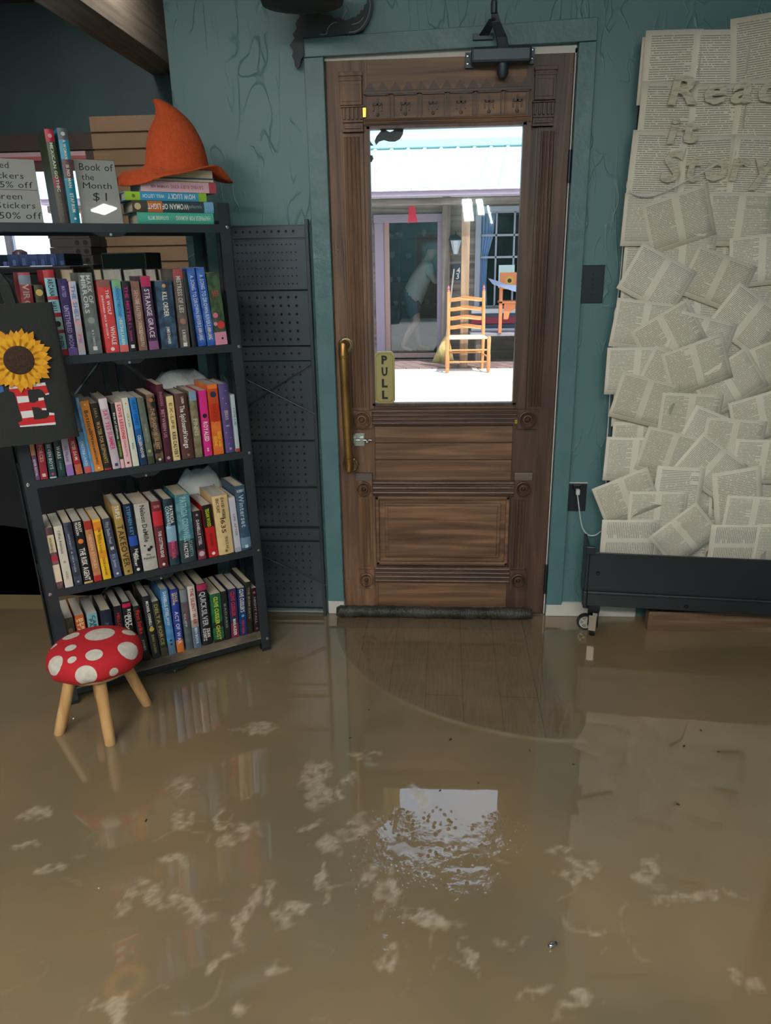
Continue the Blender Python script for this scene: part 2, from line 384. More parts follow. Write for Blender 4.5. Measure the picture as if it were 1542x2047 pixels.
flutes((690, 266, 733, 820), m=WV); flutes((1063, 255, 1100, 818), m=WD)
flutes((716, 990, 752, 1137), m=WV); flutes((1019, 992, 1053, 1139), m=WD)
def reed(px, n=3, m=WDH):
    b = B(); x0, x1, z0, z1 = RX(*px); b.box((x0, -.006, z0), (x1, .006, z1)); h = z1-z0
    for i in range(n):
        cz = z0+h*(i+.5)/n; b.tube([(x0+.004, -.006, cz), (x1-.004, -.006, cz)], h/n*.36, 8)
    return b.build('moulding', m, dr, smooth='auto')
reed((743, 817, 1035, 849), 4); reed((744, 960, 1029, 989), 3); reed((749, 1132, 1020, 1164), 4); reed((727, 233, 1063, 248), 2, WH)
def rosette(px, m):
    b = B(); x0, x1, z0, z1 = RB(b, px, -.014, .001); cx = (x0+x1)/2; cz = (z0+z1)/2; r = (x1-x0)*.45
    M = Matrix.Translation((cx, -.014, cz)) @ Matrix.Rotation(math.pi/2, 4, 'X')
    prof = [(r, -.002), (r, .010), (r*.86, .013), (r*.74, .004), (r*.6, .001), (r*.5, .009), (r*.38, .010), (r*.28, .002), (r*.2, .007), (r*.08, .012), (.0005, .012)]
    b.lathe(prof, M, 28); return b.build('rosette_block', m, dr, smooth='auto')
for px, m in (((705, 820, 744, 855), WV), ((1034, 818, 1074, 856), WD), ((712, 959, 745, 991), WV), ((1028, 958, 1063, 991), WD), ((718, 1136, 750, 1174), WV), ((1019, 1137, 1051, 1176), WD)): rosette(px, m)
GREYW = wood('worn_grey_wood', '#5a504a', '#6e635b', '#85796f', 'x')
for px in ((712, 944, 745, 959), (1028, 943, 1064, 958)): b = B(); RB(b, px, -.018, .001); b.build('cap_block', GREYW, dr, bevel=.002)
# capitals
def capital(px0, px1, px2, m):
    b = B(); x0, x1, z0, z1 = RB(b, px0, -.016, .001); h = z1-z0
    b.box((x0-.003, -.021, z1-.012), (x1+.003, 0, z1)); b.box((x0-.002, -.019, z1-.026), (x1+.002, 0, z1-.019)); b.box((x0+.008, -.018, z0+.01), (x1-.008, 0, z1-.036))
    a0, a1, c0, c1 = RB(b, px1, -.012, .001); n = 5
    for i in range(n):
        cx = a0+(a1-a0)*(i+.5)/n; b.box((cx-(a1-a0)/n*.28, -.021, c0+.008), (cx+(a1-a0)/n*.28, 0, c1-.006))
    b.box((a0-.003, -.02, c1-.005), (a1+.003, 0, c1))
    e0, e1, f0, f1 = RB(b, px2, -.018, .001); b.box((e0-.002, -.022, f0), (e1+.002, 0, f0+.008)); b.box((e0+.006, -.022, (f0+f1)/2-.003), (e1-.006, 0, (f0+f1)/2+.004))
    b.build('capital', m, dr, bevel=.0012)
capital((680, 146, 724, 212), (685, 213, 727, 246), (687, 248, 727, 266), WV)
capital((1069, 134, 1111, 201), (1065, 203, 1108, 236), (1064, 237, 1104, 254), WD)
# frieze: row of teeth and carved panels
b = B(); x0, x1, z0, z1 = RX(727, 160, 1063, 179); n = 13; W1 = (x1-x0)/n
zz = lambda x: 0
for i in range(n):
    cx = x0+W1*(i+.5); b.prism([(cx-W1*.47, z0), (cx+W1*.47, z0), (cx, z1)], lambda a, c, d: Vector((a, d, c)), -.010, .002)
b.box((x0, -.008, z0-.008), (x1, .002, z0)); b.build('tooth_row', WDH, dr)
b = B(); x0, x1, z0, z1 = RX(727, 184, 1063, 233); n = 6; W1 = (x1-x0)/n
for i in range(n):
    a = x0+W1*i+.004; c = x0+W1*(i+1)-.004; cx = (a+c)/2
    b.box((a, -.006, z0), (a+.005, .002, z1)); b.box((c-.005, -.006, z0), (c, .002, z1)); b.box((a, -.006, z1-.005), (c, .002, z1))
    b.box((cx-.003, -.005, z0+.01), (cx+.003, .002, z1-.012))
    for sgn in (-1, 1):
        b.box((cx+sgn*.014-.0025, -.005, z0+.022), (cx+sgn*.014+.0025, .002, z1-.026)); b.box((cx+sgn*.007-.008, -.005, z1-.034), (cx+sgn*.007+.008, .002, z1-.028))
    b.lathe([(.006, 0), (.005, .005), (.001, .006)], Matrix.Translation((cx, 0, z0+.012)) @ Matrix.Rotation(math.pi/2, 4, 'X'), 10)
b.build('carved_frieze', WDH, dr)
# lower panel
x0, x1, z0, z1 = RX(752, 992, 1017, 1129); b = B(); t = .014
for (a, c, e, f) in ((x0, x1, z1-t, z1), (x0, x1, z0, z0+t), (x0, x0+t, z0, z1), (x1-t, x1, z0, z1)): b.box((a, -.006, e), (c, .007, f))
b.build('panel_frame', WH, dr, bevel=.003)
px = RX(770, 1007, 1000, 1115); b = B()
b.hexa([Vector((px[0], -.001, px[2])), Vector((px[1], -.001, px[2])), Vector((px[1], .008, px[2])), Vector((px[0], .008, px[2]))], [Vector((px[0], -.001, px[3])), Vector((px[1], -.001, px[3])), Vector((px[1], .008, px[3])), Vector((px[0], .008, px[3]))])
i_ = .012
b.box((px[0]+i_, -.006, px[2]+i_), (px[1]-i_, .0, px[3]-i_)); b.build('panel', WH, dr, bevel=.003)
# glazing bead and glass
b = B(); t = .012
b.box((GX0-.004, -.004, GZ0-.004), (GX0+.006, .03, GZ1+.004)).box((GX1-.006, -.004, GZ0-.004), (GX1+.004, .03, GZ1+.004)).box((GX0-.004, -.004, GZ0-.006), (GX1+.004, .03, GZ0+.004)).box((GX0-.004, -.004, GZ1-.004), (GX1+.004, .03, GZ1+.006))
b.build('glazing_bead', WD, dr)
B().box((GX0, .018, GZ0), (GX1, .022, GZ1)).build('glass_pane', glass('door_glass'), dr)
# black letters stuck on the outside of the glass (only their tails show)
BLK = mat('black_vinyl', '#2a2d33', .5)
def wp(px, py, y): p = onY(px, py, y); return (p.x, p.z)
def decal(pts, name='window_lettering', y=.0235):
    b = B(); o = [wp(*p, y) for p in pts]; b.prism(o, lambda a, c, d: Vector((a, d, c)), y, y+.004); return b.build(name, BLK, dr)
decal([(757, 256), (762, 262), (753, 272), (749, 282), (752, 290), (758, 283), (768, 280), (778, 283), (790, 283), (800, 278), (806, 268), (807, 255), (790, 255), (787, 261), (780, 264), (773, 261), (772, 256)])
decal([(738, 270), (741, 283), (747, 291), (737, 291)]); decal([(738, 309), (745, 311), (747, 317), (743, 324), (738, 323)])
# pull handle
BR = mat('aged_brass', '#a8834a', .36, .75, c2='#875f38', scale=14, lo=.3, hi=.7)
ph = []
pt, pb = onY(686, 700, -.055), onY(698, 922, -.055)
b = B(); M_ = lambda p: Matrix.Translation((p[0], -.001, p[1])) @ Matrix.Rotation(math.pi/2, 4, 'X')
tx, tz = wp(693, 690, 0); bx_, bz_ = wp(702, 928, 0)
for (x, z) in ((tx, tz), (bx_, bz_)): b.lathe([(.031, 0), (.031, .006), (.028, .009), (.022, .010), (.0215, .02)], M_((x, z)), 24)
for (x, z) in ((tx, tz), (bx_, bz_)):
    for k in range(4): b.lathe([(.004, .009), (.003, .012), (.0005, .012)], M_((x+.025*math.cos(.8+k*1.57), z+.025*math.sin(.8+k*1.57))), 8)
b.build('handle_flange', mat('dull_brass', '#8c7a5c', .4, .9), dr, smooth='auto')
b = B(); r = .0165
b.tube([(tx, -.01, tz+.002), (tx-.002, -.035, tz+.006), (tx-.006, -.052, tz+.002), (pt.x, -.058, tz-.02), (pt.x+.001, -.058, tz-.06), (pb.x-.001, -.058, bz_+.05), (pb.x, -.058, bz_+.02), (bx_-.003, -.052, bz_-.002), (bx_-.001, -.035, bz_-.004), (bx_, -.01, bz_-.002)], [r, r, r*1.08, r*1.08, r, r, r*1.08, r*1.08, r, r], 16)
for z in (tz-.035, bz_+.035): b.lathe([(r*1.0, -.006), (r*1.14, -.004), (r*1.14, .004), (r*1.0, .006)], Matrix.Translation((pt.x+(pb.x-pt.x)*(.12 if z > 1 else .88), -.058, z)), 16)
b.build('pull_handle', BR, dr, smooth='auto')
# slide bolt
CHR = mat('chrome', '#c8ccd0', .22, 1.0)
x0, x1, z0, z1 = RX(702, 866, 729, 891); zc = (z0+z1)/2
b = B().box((x0, -.004, z0), (x1, 0, z1)); b.tube([(x0-.03, -.012, zc), (x1+.03, -.012, zc)], .0045, 10)
for xx in (x0+.012, x1-.010): b.box((xx-.006, -.018, zc-.010), (xx+.006, -.003, zc+.010))
b.tube([(x1+.012, -.012, zc), (x1+.012, -.03, zc-.003)], .004, 8); b.build('slide_bolt', CHR, dr, smooth='auto', bevel=.0008)
GOLD = mat('bright_brass', '#d0b04a', .3, .9)
for q in ((725, 216, 733, 236), (1029, 838, 1036, 846)): b = B(); RB(b, q, -.012, .0); b.build('brass_catch', GOLD, dr, bevel=.001)
# PULL plate, octagonal corners, stuck on the pane
PL = mat('pull_plate', '#b3a46f', .35, .6); PLD = mat('pull_edge', '#6f6647', .4, .5); INK = mat('black_ink', '#15171c', .5)
cs = [onY(748, 704, .0), onY(789, 703, .0), onY(790, 806, .0), onY(750, 808, .0)]
px0 = (cs[0].x+cs[3].x)/2; px1 = (cs[1].x+cs[2].x)/2; pz1 = (cs[0].z+cs[1].z)/2; pz0 = (cs[2].z+cs[3].z)/2
def octo(i, c=.011): return [(px0+i+c, pz0+i), (px1-i-c, pz0+i), (px1-i, pz0+i+c), (px1-i, pz1-i-c), (px1-i-c, pz1-i), (px0+i+c, pz1-i), (px0+i, pz1-i-c), (px0+i, pz0+i+c)]
fn = lambda a, c, d: Vector((a, d, c))
ps = B().prism(octo(0), fn, .002, .0178).build('pull_sign', PL, dr, bevel=.001)
o1 = octo(.006); o2 = octo(.0072); eb = B(); n = 8
for i in range(8):
    j = (i+1) % 8; eb.add([Vector((o1[i][0], .0016, o1[i][1])), Vector((o1[j][0], .0016, o1[j][1])), Vector((o2[j][0], .0016, o2[j][1])), Vector((o2[i][0], .0016, o2[i][1]))], [(0, 1, 2, 3)])
eb.build('sign_border', PLD, ps)
tb = B()
for i, ch in enumerate('PULL'):
    text_b(tb, ch, ((px0+px1)/2, .0014, pz1-.028-i*.0435), (1, 0, 0), (0, 0, 1), .030, .022, bold=.05, maxasp=1.2)
tb.build('sign_lettering', INK, ps)
# hinge knuckles on the right edge
for (ya, yb) in ((300, 365), (1128, 1185)):
    a = onY(1131 if ya < 500 else 1090, ya); c = onY(1131 if ya < 500 else 1090, yb)
    B().tube([(.468, -.006, a.z), (.468, -.006, c.z)], .006, 10).build('hinge', mat('dark_hinge', '#3a4147', .4, .8), dr, smooth='auto')
# door closer
CLO = mat('closer_metal', '#46505a', .42, .5, c2='#3d474f', scale=5)
x0, x1, z0, z1 = RX(930, 100, 1068, 136)
clz = .002*0; b = B().box((x0+.018, -.062, z0+.004), (x1-.014, -.004, z1-.002)); body = b.build('door_closer', CLO, dr, bevel=.008)
B().box((x0, -.012, z0), (x0+.03, -.001, z1-.006)).box((x1-.03, -.012, z0+.006), (x1, -.001, z1)).build('mounting_plate', CLO, body, bevel=.001)
sb = B()
for (x, z) in ((x0+.009, z0+.012), (x0+.009, z0+.034), (x1-.008, z0+.022), (x1-.008, z0+.046)): sb.lathe([(.0045, 0), (.0045, .003), (.002, .004), (.0005, .004)], M_((x, z)) @ Matrix.Translation((0, 0, .012)), 12)
sb.build('screw', CHR, body, smooth='auto')
cx, cz = wp(1005, 140, -.03)
B().lathe([(.019, 0), (.019, .034), (.012, .046), (.004, .048)], Matrix.Translation((cx, -.034, z0+.01)) @ Matrix.Rotation(math.pi, 4, 'X'), 20).build('spindle_cap', CLO, body, smooth='auto')
ab = B(); P = lambda px, py, y: onY(px, py, y)
q = [P(1008, 104, -.05), P(1003, 75, -.075), P(992, 45, -.11), P(988, 18, -.13)]
hw = [.017, .017, .014, .008]; rings = []
for p, h in zip(q, hw): rings.append([p+Vector((-h, -.006, 0)), p+Vector((h, -.006, 0)), p+Vector((h, .006, 0)), p+Vector((-h, .006, 0))])
ab.loft(rings); ab.lathe([(.010, -.012), (.010, .02), (.006, .026)], Matrix.Translation(q[3]), 14)
ab.build('closer_arm', CLO, body, bevel=.002)
q = [P(985, 38, -.125), P(975, 58, -.08), P(968, 70, -.04)]; ab = B(); rings = []
for p, h in zip(q, (.010, .014, .016)): rings.append([p+Vector((-h, -.005, 0)), p+Vector((h, -.005, 0)), p+Vector((h, .005, 0)), p+Vector((-h, .005, 0))])
ab.loft(rings); a, c = P(946, 78, -.03), P(986, 78, -.03); ab.box((a.x, -.036, a.z-.004), (c.x, -.022, a.z+.014)); ab.build('closer_link', CLO, body, bevel=.002)
# rolled seal lying at the foot of the door
rl = B(); pts = []; rs = []
a = onY(674, 1218, -.03); c = onY(1063, 1219, -.03); n = 46
for i in range(n):
    f = i/(n-1); x = a.x+(c.x-a.x)*f; pts.append((x, -.040+.003*math.sin(f*5), .024+.0015*math.sin(f*9))); rs.append(.0245+.0016*math.sin(i*2.1)+.001*math.sin(i*.7)-(.006 if i in (0, n-1) else 0))
rl.tube(pts, rs, 14); PLAS = mat('black_plastic_wrap', '#45483e', .28, bump=.8, bscale=70, stretch=(2, 1, 1), c2='#23261f', scale=8)
seal = tag(rl.build('draft_stopper', PLAS, smooth=True), 'long roll wrapped in black plastic pushed against the foot of the door', 'door seal')
# ================================================================ OUTSIDE THE GLASS
GRND = mat('pale_gravel', '#d8d4cc', .9, c2='#c2bcb2', scale=60, detail=8)
S(B().box((-14, .14, -.1), (14, 7.35, 0)).box((-14, 7.35, -.1), (14, 16, -.02)).build('ground_outside', GRND, origin=(0, 4, 0)))
def brick_mat():
    m = bpy.data.materials.new('brick_paving'); m.use_nodes = True; nt = m.node_tree; p = nt.nodes['Principled BSDF']
    t = N(nt, 'TexCoord'); mp = N(nt, 'Mapping'); mp.inputs['Rotation'].default_value = (0, 0, 1.15); nt.links.new(t.outputs['Object'], mp.inputs[0])
    br = N(nt, 'TexBrick'); nt.links.new(mp.outputs[0], br.inputs[0]); br.inputs['Scale'].default_value = 1; br.inputs['Brick Width'].default_value = .42; br.inputs['Row Height'].default_value = .16; br.inputs['Mortar Size'].default_value = .006
    br.inputs['Color1'].default_value = lin('#75605c'); br.inputs['Color2'].default_value = lin('#8a746e'); br.inputs['Mortar'].default_value = lin('#3c302f')
    nt.links.new(br.outputs[0], p.inputs['Base Color']); p.inputs['Roughness'].default_value = .8; return m
S(B().box((-6, 7.35, -.05), (6, 8.35, .012)).build('floor_porch', brick_mat(), origin=(0, 7.8, 0)))
FY = 8.35
OLDW = wood('weathered_wood', '#4f463f', '#75695f', '#9a8e84', 'x', .85, scale=.35); OLDV = wood('weathered_wood_v', '#4f463f', '#7b6e63', '#a0948a', 'z', .85, scale=.4)
POSTW = wood('tan_post_wood', '#7d6550', '#a58668', '#c4a482', 'z', .8, scale=.4)
LAV = mat('mauve_paint', '#8f8090', .5); DARKIN = mat('dark_shop_wood', '#2a2b2e', .8, c2='#3a3636', scale=5)
def Q(px, py, y=FY): p = onY(px, py, y); return p.x, p.z
bl = thing('shop_building', 'weathered timber shop with a pale metal porch roof across the lane', 'building', xf((.3, FY, 0)))
dx0, dzt = Q(764, 443); dx1, _ = Q(878, 440); wx, wt = Q(962, 424); we, wbz = Q(1060, 612)
fz = 2.22
f = B()
f.box((-5, FY, 0), (dx0, FY+.12, fz)).box((dx1, FY, 0), (wx, FY+.12, fz)).box((we, FY, 0), (5, FY+.12, fz)).box((dx0, FY, dzt), (dx1, FY+.12, fz)).box((wx, FY, 0), (we, FY+.12, wbz)).box((wx, FY, wt), (we, FY+.12, fz))
f.build('facade', OLDW, bl)
B().box((-5, FY+.12, -.01), (5, FY+.2, .01)).box((-3, FY+3, 0), (3, FY+3.1, 2.2)).box((-3.1, FY+.12, 0), (-3, FY+3.1, 2.2)).box((3, FY+.12, 0), (3.1, FY+3.1, 2.2)).box((-3.1, FY+.12, 2.12), (3.1, FY+3.1, 2.2)).box((-3.1, FY+.12, 0), (3.1, FY+3.1, .06)).build('shop_interior', DARKIN, bl)
b = B(); t = .10
a0, _ = Q(752, 600)
b.box((a0, FY-.03, .0), (dx0+.02, FY+.02, dzt-.02)).box((dx1-.02, FY-.03, .0), (dx1+.07, FY+.02, dzt-.02)).box((a0-.01, FY-.034, dzt-.0195), (dx1+.08, FY+.02, dzt+.09)).build('door_frame', LAV, bl, bevel=.006)
B().box((dx0+.02, FY-.01, .05), (dx0+.10, FY+.02, dzt)).box((dx0+.02, FY-.01, .03), (dx1-.02, FY+.02, .1)).build('screen_door', mat('pinkish_wood', '#9c7c74', .6), bl, bevel=.004)
b = B(); x_, _ = Q(884, 500); x2, _ = Q(900, 500)
b.box((x_, FY-.1, 0), (x2, FY, 2.3)).build('rough_post', OLDV, bl, bevel=.015)
B().box((dx0+.02, FY+.05, .06), (dx1, FY+.055, dzt)).build('shop_glass', glass('shop_glass', (.9, .93, .95, 1), 2.2), bl)
# window on the right, white grid
b = B(); xs = [wx, Q(992, 500)[0], Q(1028, 500)[0]]; mz = [Q(1000, 470)[1], Q(1000, 514)[1], wt, wbz]
for x in xs: b.box((x-.012, FY+.02, wbz), (x+.012, FY+.05, wt))
for z in mz: b.box((wx, FY+.02, z-.014), (we, FY+.05, z+.014))
b.box((wx-.07, FY-.02, wbz-.07), (wx, FY+.03, wt+.06)); b.box((wx-.07, FY-.02, wt), (we+.07, FY+.03, wt+.07))
b.build('window_frame', mat('grey_white_wood', '#8e94a0', .6), bl)
b = B(); rings = []
x0 = wx+.005; x1 = Q(990, 500)[0]
for zt, wdt in ((wt, 1.0), ((wt+mz[1])/2, .92), (mz[1], .55), ((mz[1]+wbz)/2, .5), (wbz, .62)):
    ring = []
    for k in range(22): u = k/21; ring.append(Vector((x0+(x1-x0)*wdt*u, FY+.11+.018*math.sin(u*26), zt)))
    rings.append(ring)
vs = [p for r in rings for p in r]; fs = [(i*22+k, i*22+k+1, (i+1)*22+k+1, (i+1)*22+k) for i in range(4) for k in range(21)]
b.add(vs, fs); cu_ = b.build('curtain', mat('blue_curtain', '#7d9fc8', .8), bl, smooth=True); md = cu_.modifiers.new('s', 'SOLIDIFY'); md.thickness = .004
b = B(); x0, z1 = Q(998, 530); x1, z0 = Q(1028, 575); B().box((x0, FY+.015, z0), (x1, FY+.019, z1)).build('paper_notice', mat('pale_paper', '#c3d8d8', .7), bl)
# beam, posts, gutter, roof
ey = 7.25
z_g0 = onY(890, 392, ey).z; z_g1 = onY(890, 380, ey).z
B().box((-5, ey+.12, z_g0-.09), (5, ey+.26, z_g0-.0)).build('porch_beam', OLDW, bl, bevel=.01)
xp0 = onY(921, 600, 7.5).x; xp1 = onY(937, 600, 7.5).x
B().box((xp0, 7.43, .0), (xp1, 7.53, z_g0)).build('porch_post', POSTW, bl, bevel=.006)
B().box((-5, ey-.02, z_g0), (5, ey+.10, z_g1)).box((-5, ey-.035, z_g1-.012), (5, ey+.10, z_g1)).build('gutter', LAV, bl, bevel=.008)
ROOF = mat('pale_metal_roof', '#a3c8c5', .4, .1, c2='#aed2ce', scale=3)
e0 = onY(740, 384, ey-.05); zE = onY(890, 376, ey-.05).z+.01; zR = onY(890, 296, 9.4).z; zU = onY(890, 262, 10.6).z
b = B(); nseg = 60
def roofpt(x, f): return (x, ey-.05+(9.4-ey+.05)*f, zE+(zR-zE)*f)
xw = .245
xsn = [-6+i*xw for i in range(50)]
vs = []; prof = []
for x in xsn: prof += [(x-.03, 0), (x-.016, .024), (x+.016, .024), (x+.03, 0)]
for f_ in (0, 1):
    for x, h in prof: p = roofpt(x+.25*f_*0, f_); vs.append(Vector((p[0]+.28*f_, p[1], p[2]+h)))
n = len(prof); fs = [(i, i+1, n+i+1, n+i) for i in range(n-1)]
b.add(vs, fs); ro = b.build('metal_roof', ROOF, bl); md = ro.modifiers.new('s', 'SOLIDIFY'); md.thickness = .006
B().hexa([Vector((-6, 9.36, zR+.02)), Vector((6, 9.36, zR+.02)), Vector((6, 9.5, zR-.05)), Vector((-6, 9.5, zR-.05))], [Vector((-6, 9.36, zR+.12)), Vector((6, 9.36, zR+.12)), Vector((6, 9.5, zR+.14)), Vector((-6, 9.5, zR+.14))]).build('roof_flashing', mat('blue_flashing', '#a9ccd2', .5), bl)
B().hexa([Vector((-6, 9.45, zR+.02)), Vector((6, 9.45, zR+.02)), Vector((6, 9.5, zR-.03)), Vector((-6, 9.5, zR-.03))], [Vector((-6, 10.6, zU)), Vector((6, 10.6, zU)), Vector((6, 10.65, zU-.05)), Vector((-6, 10.65, zU-.05))]).build('upper_roof', mat('white_metal', '#e3eef0', .5, .1), bl)
B().box((-6, 10.6, zU-.1), (6, 10.7, zU+2)).build('upper_wall', mat('blue_grey_siding', '#9fb2bd', .7), bl)
# cloth pennant over the shop door
y_ = 7.9
pn = B(); o = [Q(818, 412, y_), Q(829, 412, y_), Q(835, 444, y_), Q(822, 443, y_), Q(816, 447, y_)]
pn.prism([o[0], o[4], o[3], o[2], o[1]], fn, y_, y_+.01)
pn.tube([(o[0][0]+.03, y_+.005, o[0][1]-.01), (o[0][0]+.03, y_+.005, o[0][1]+.22)], .003, 6)
tag(pn.build('pennant', mat('crimson_cloth', '#d01e44', .8)), 'small crimson cloth pennant hanging above the shop doorway', 'pennant')
# wall lantern
lx, lz = Q(911, 490, FY)
lt = thing('wall_lantern', 'grey glass lantern on the timber wall above the broom', 'lantern', xf((lx, FY-.12, lz-.12)))
B().lathe([(.012, .30), (.014, .26), (.10, .20), (.105, .185), (.02, .185)], MW[lt.name], 8).build('cap', mat('dark_iron', '#30363c', .5, .5), lt)
B().lathe([(.03, 0), (.075, .18), (.06, .185)], MW[lt.name], 6).build('glass_shade', mat('milky_glass', '#b8c0c8', .3), lt)
B().box((lx-.01, FY-.12, lz+.12), (lx+.01, FY, lz+.14)).build('bracket', mat('dark_iron', '#30363c', .5, .5), lt)
# chalk number board
x0, z1 = Q(905, 530, FY); x1, z0 = Q(928, 560, FY)
nb = thing('number_board', 'dark board with pale house number beside the post', 'sign', xf(((x0+x1)/2, FY-.02, z0)))
B().box((x0, FY-.03, z0), (x1, FY-.005, z1)).build('board', mat('slate', '#333d48', .7), nb)
tb = B(); text_b(tb, '4', ((x0+x1)/2, FY-.032, z1-.07), (1, 0, 0), (0, 0, 1), .08); text_b(tb, '3', ((x0+x1)/2-.01, FY-.032, z0+.06), (1, 0, 0), (0, 0, 1), .08); tb.build('lettering', WHITE, nb)
# broom leaning on the wall
bt = onY(908, 538, FY-.05); bb_ = onY(893, 672, 8.05); be = onY(886, 722, 7.95)
be.z = .013
bm_ = thing('broom', 'straw broom leaning on the shop wall beside the doorway', 'broom', xf((be.x, be.y, 0)))
B().tube([bb_, bt], .012, 8).build('handle', mat('pale_stick', '#cdbfb4', .6), bm_, smooth='auto')
axs = (be-bb_); rings = []
for f_, hw in ((0, .02), (.1, .045), (.4, .085), (1, .16)):
    c_ = bb_+axs*f_; rings.append([c_+Vector((hw*math.cos(a), .03*math.sin(a), 0)) for a in [2*math.pi*k/16 for k in range(16)]])
B().loft(rings).build('bristles', wood('straw', '#9c8a52', '#c4b070', '#dccb90', 'z', .8, scale=1), bm_, smooth=True)
# ladder-back chair
CHW = mat('honey_chair_wood', '#d9975c', .45, c2='#c98450', scale=6); CHF = mat('worn_chair_tip', '#a8646a', .5)
fl = onZ(898, 748); fr_ = onZ(969, 742); cxm = (fl.x+fr_.x)/2; cym = (fl.y+fr_.y)/2
ch = thing('ladderback_chair', 'honey wooden ladder-back chair with four wavy slats standing outside', 'chair', xf((cxm, cym+.17, 0), .04))
CM = MW[ch.name]; L = lambda x, y, z: CM @ Vector((x, y, z))
hw = (fr_-fl).length/2
def turned(p0, p1, r, m, name, tip=None):
    b = B(); b.tube([p0, p0.lerp(p1, .02), p0.lerp(p1, .12), p0.lerp(p1, .14), p0.lerp(p1, .16), p0.lerp(p1, .5), p0.lerp(p1, .52), p0.lerp(p1, .97), p1], [r*.55, r*.7, r, r*.75, r, r, r*.85, r, r*.8], 12); return b.build(name, m, ch, smooth='auto')
for s in (-1, 1):
    turned(L(s*hw, -.19, 0), L(s*hw, -.19, .46), .026, CHW, 'front_leg')
    bk = B(); bx2 = s*(hw-.035); bk.tube([L(bx2*.97, .17, 0), L(bx2, .17, .4), L(bx2, .20, .75), L(bx2, .235, 1.0)], [.018, .024, .023, .022], 12)
    for z in (.55, .62, .75, .88): bk.lathe([(.0245, -.003), (.0265, 0), (.0245, .003)], Matrix.Translation(L(bx2, .17+(z-.4)*.1, z)), 12)
    bkp = bk.build('back_post', CHW, ch, smooth='auto')
    B().lathe([(.015, 0), (.02, .012), (.013, .03), (.019, .045), (.002, .085)], Matrix.Translation(L(bx2, .235, .995)), 12).build('finial', CHF, ch, smooth='auto')
for z in (.55, .665, .78, .90):
    b = B(); n = 14; o = []
    for i in range(n+1): u = i/n*2-1; o.append((u, .5*math.cos(u*math.pi*1.0)*.022))
    up_ = [(u*(hw-.05), z+.028+h) for u, h in o]; dn = [(u*(hw-.05), z-.022+h*.8) for u, h in o][::-1]
    y0 = .17+(z-.4)*.1; b.prism(up_+dn, lambda a, c, d: L(a, d+y0-.02*math.cos(a/(hw-.05)*1.4)+.01, c), -.006, .006); b.build('slat', CHW, ch, bevel=.002)
b = B(); b.hexa([L(-hw+.01, -.20, .425), L(hw-.01, -.20, .425), L(hw-.05, .18, .425), L(-hw+.05, .18, .425)], [L(-hw+.01, -.20, .455), L(hw-.01, -.20, .455), L(hw-.05, .18, .45), L(-hw+.05, .18, .45)])
b.build('seat', mat('pale_rush', '#e0c6a8', .7), ch, bevel=.01)
for (p0, p1) in ((L(-hw, -.19, .14), L(hw, -.19, .14)), (L(-hw, -.19, .29), L(hw, -.19, .29)), (L(-hw+.03, .17, .22), L(hw-.03, .17, .22)), (L(-hw, -.19, .2), L(-hw+.04, .17, .2)), (L(hw, -.19, .2), L(hw-.04, .17, .2))):
    B().tube([p0, p1], .011, 8).build('stretcher', CHW, ch, smooth='auto')
# striped bench against the wall
bn = thing('bench', 'long bench with white, navy and red striped back under the shop window', 'bench', xf((1.1, 8.1, 0)))
x0 = onY(944, 640, 8.05).x; x1 = x0+1.7
def zz_(py, y=8.05): return onY(1000, py, y).z
for (a, c, m) in ((617, 626, 'w'), (627, 634, 'n'), (634, 647, 'r'), (648, 655, 'n'), (656, 662, 'w')):
    mm = {'w': mat('bench_white', '#c9ccd2', .6), 'n': mat('bench_navy', '#3b4456', .6), 'r': mat('bench_red', '#93243c', .6)}[m]
    B().box((x0, 8.22, zz_(c, 8.22)), (x1, 8.25, zz_(a, 8.22)-.002)).build('back_board', mm, bn)
B().box((x0-.03, 7.8, zz_(672, 7.8)-.0), (x1, 8.22, zz_(666, 7.8))).build('seat', mat('bench_seat', '#8e8a92', .6), bn, bevel=.004)
for x in (x0+.05, x0+.85, x1-.1): B().box((x, 7.85, .012), (x+.07, 8.2, zz_(672, 7.8))).build('leg', OLDV, bn)
# painted child's chair standing on the bench
OR = mat('orange_wood', '#cf7a48', .55)
def qz(px, py, y=7.95): p = onY(px, py, y); return p.x, p.z
pc = thing('painted_chair', 'orange wooden seat with a painted sunflower standing on the striped bench', 'chair', xf((onY(1003, 665, 7.95).x+.12, 7.95, zz_(666, 7.8))))
zb = zz_(666, 7.8)
a = qz(1001, 545); c = qz(1040, 578)
B().box((a[0], 8.0, c[1]), (a[0]+.32, 8.03, a[1])).build('backrest', OR, pc, bevel=.004)
sfp = B(); n = 14
cxs, czs = qz(1019, 561, 8.0)
for k in range(n):
    an = 2*math.pi*k/n; p = [(cxs+.03*math.cos(an-.25), czs+.03*math.sin(an-.25)), (cxs+.075*math.cos(an), czs+.075*math.sin(an)), (cxs+.03*math.cos(an+.25), czs+.03*math.sin(an+.25))]; sfp.prism(p, fn, 7.996, 8.0)
sfp.build('painted_petals', mat('petal_paint', '#d9b43c', .6), pc)
B().lathe([(.03, 0), (.028, .004), (.001, .004)], Matrix.Translation((cxs, 7.996, czs)) @ Matrix.Rotation(math.pi/2, 4, 'X'), 14).build('painted_centre', mat('flower_brown', '#3a2c22', .8), pc)
for x in (a[0]-.02, a[0]+.30): B().box((x, 7.78, zb), (x+.045, 7.84, qz(1001, 570)[1])).build('leg', OR, pc, bevel=.004)
s0 = qz(1004, 601)[1]; B().box((a[0]-.02, 7.78, s0-.03), (a[0]+.34, 8.04, s0)).build('seat', OR, pc, bevel=.004)
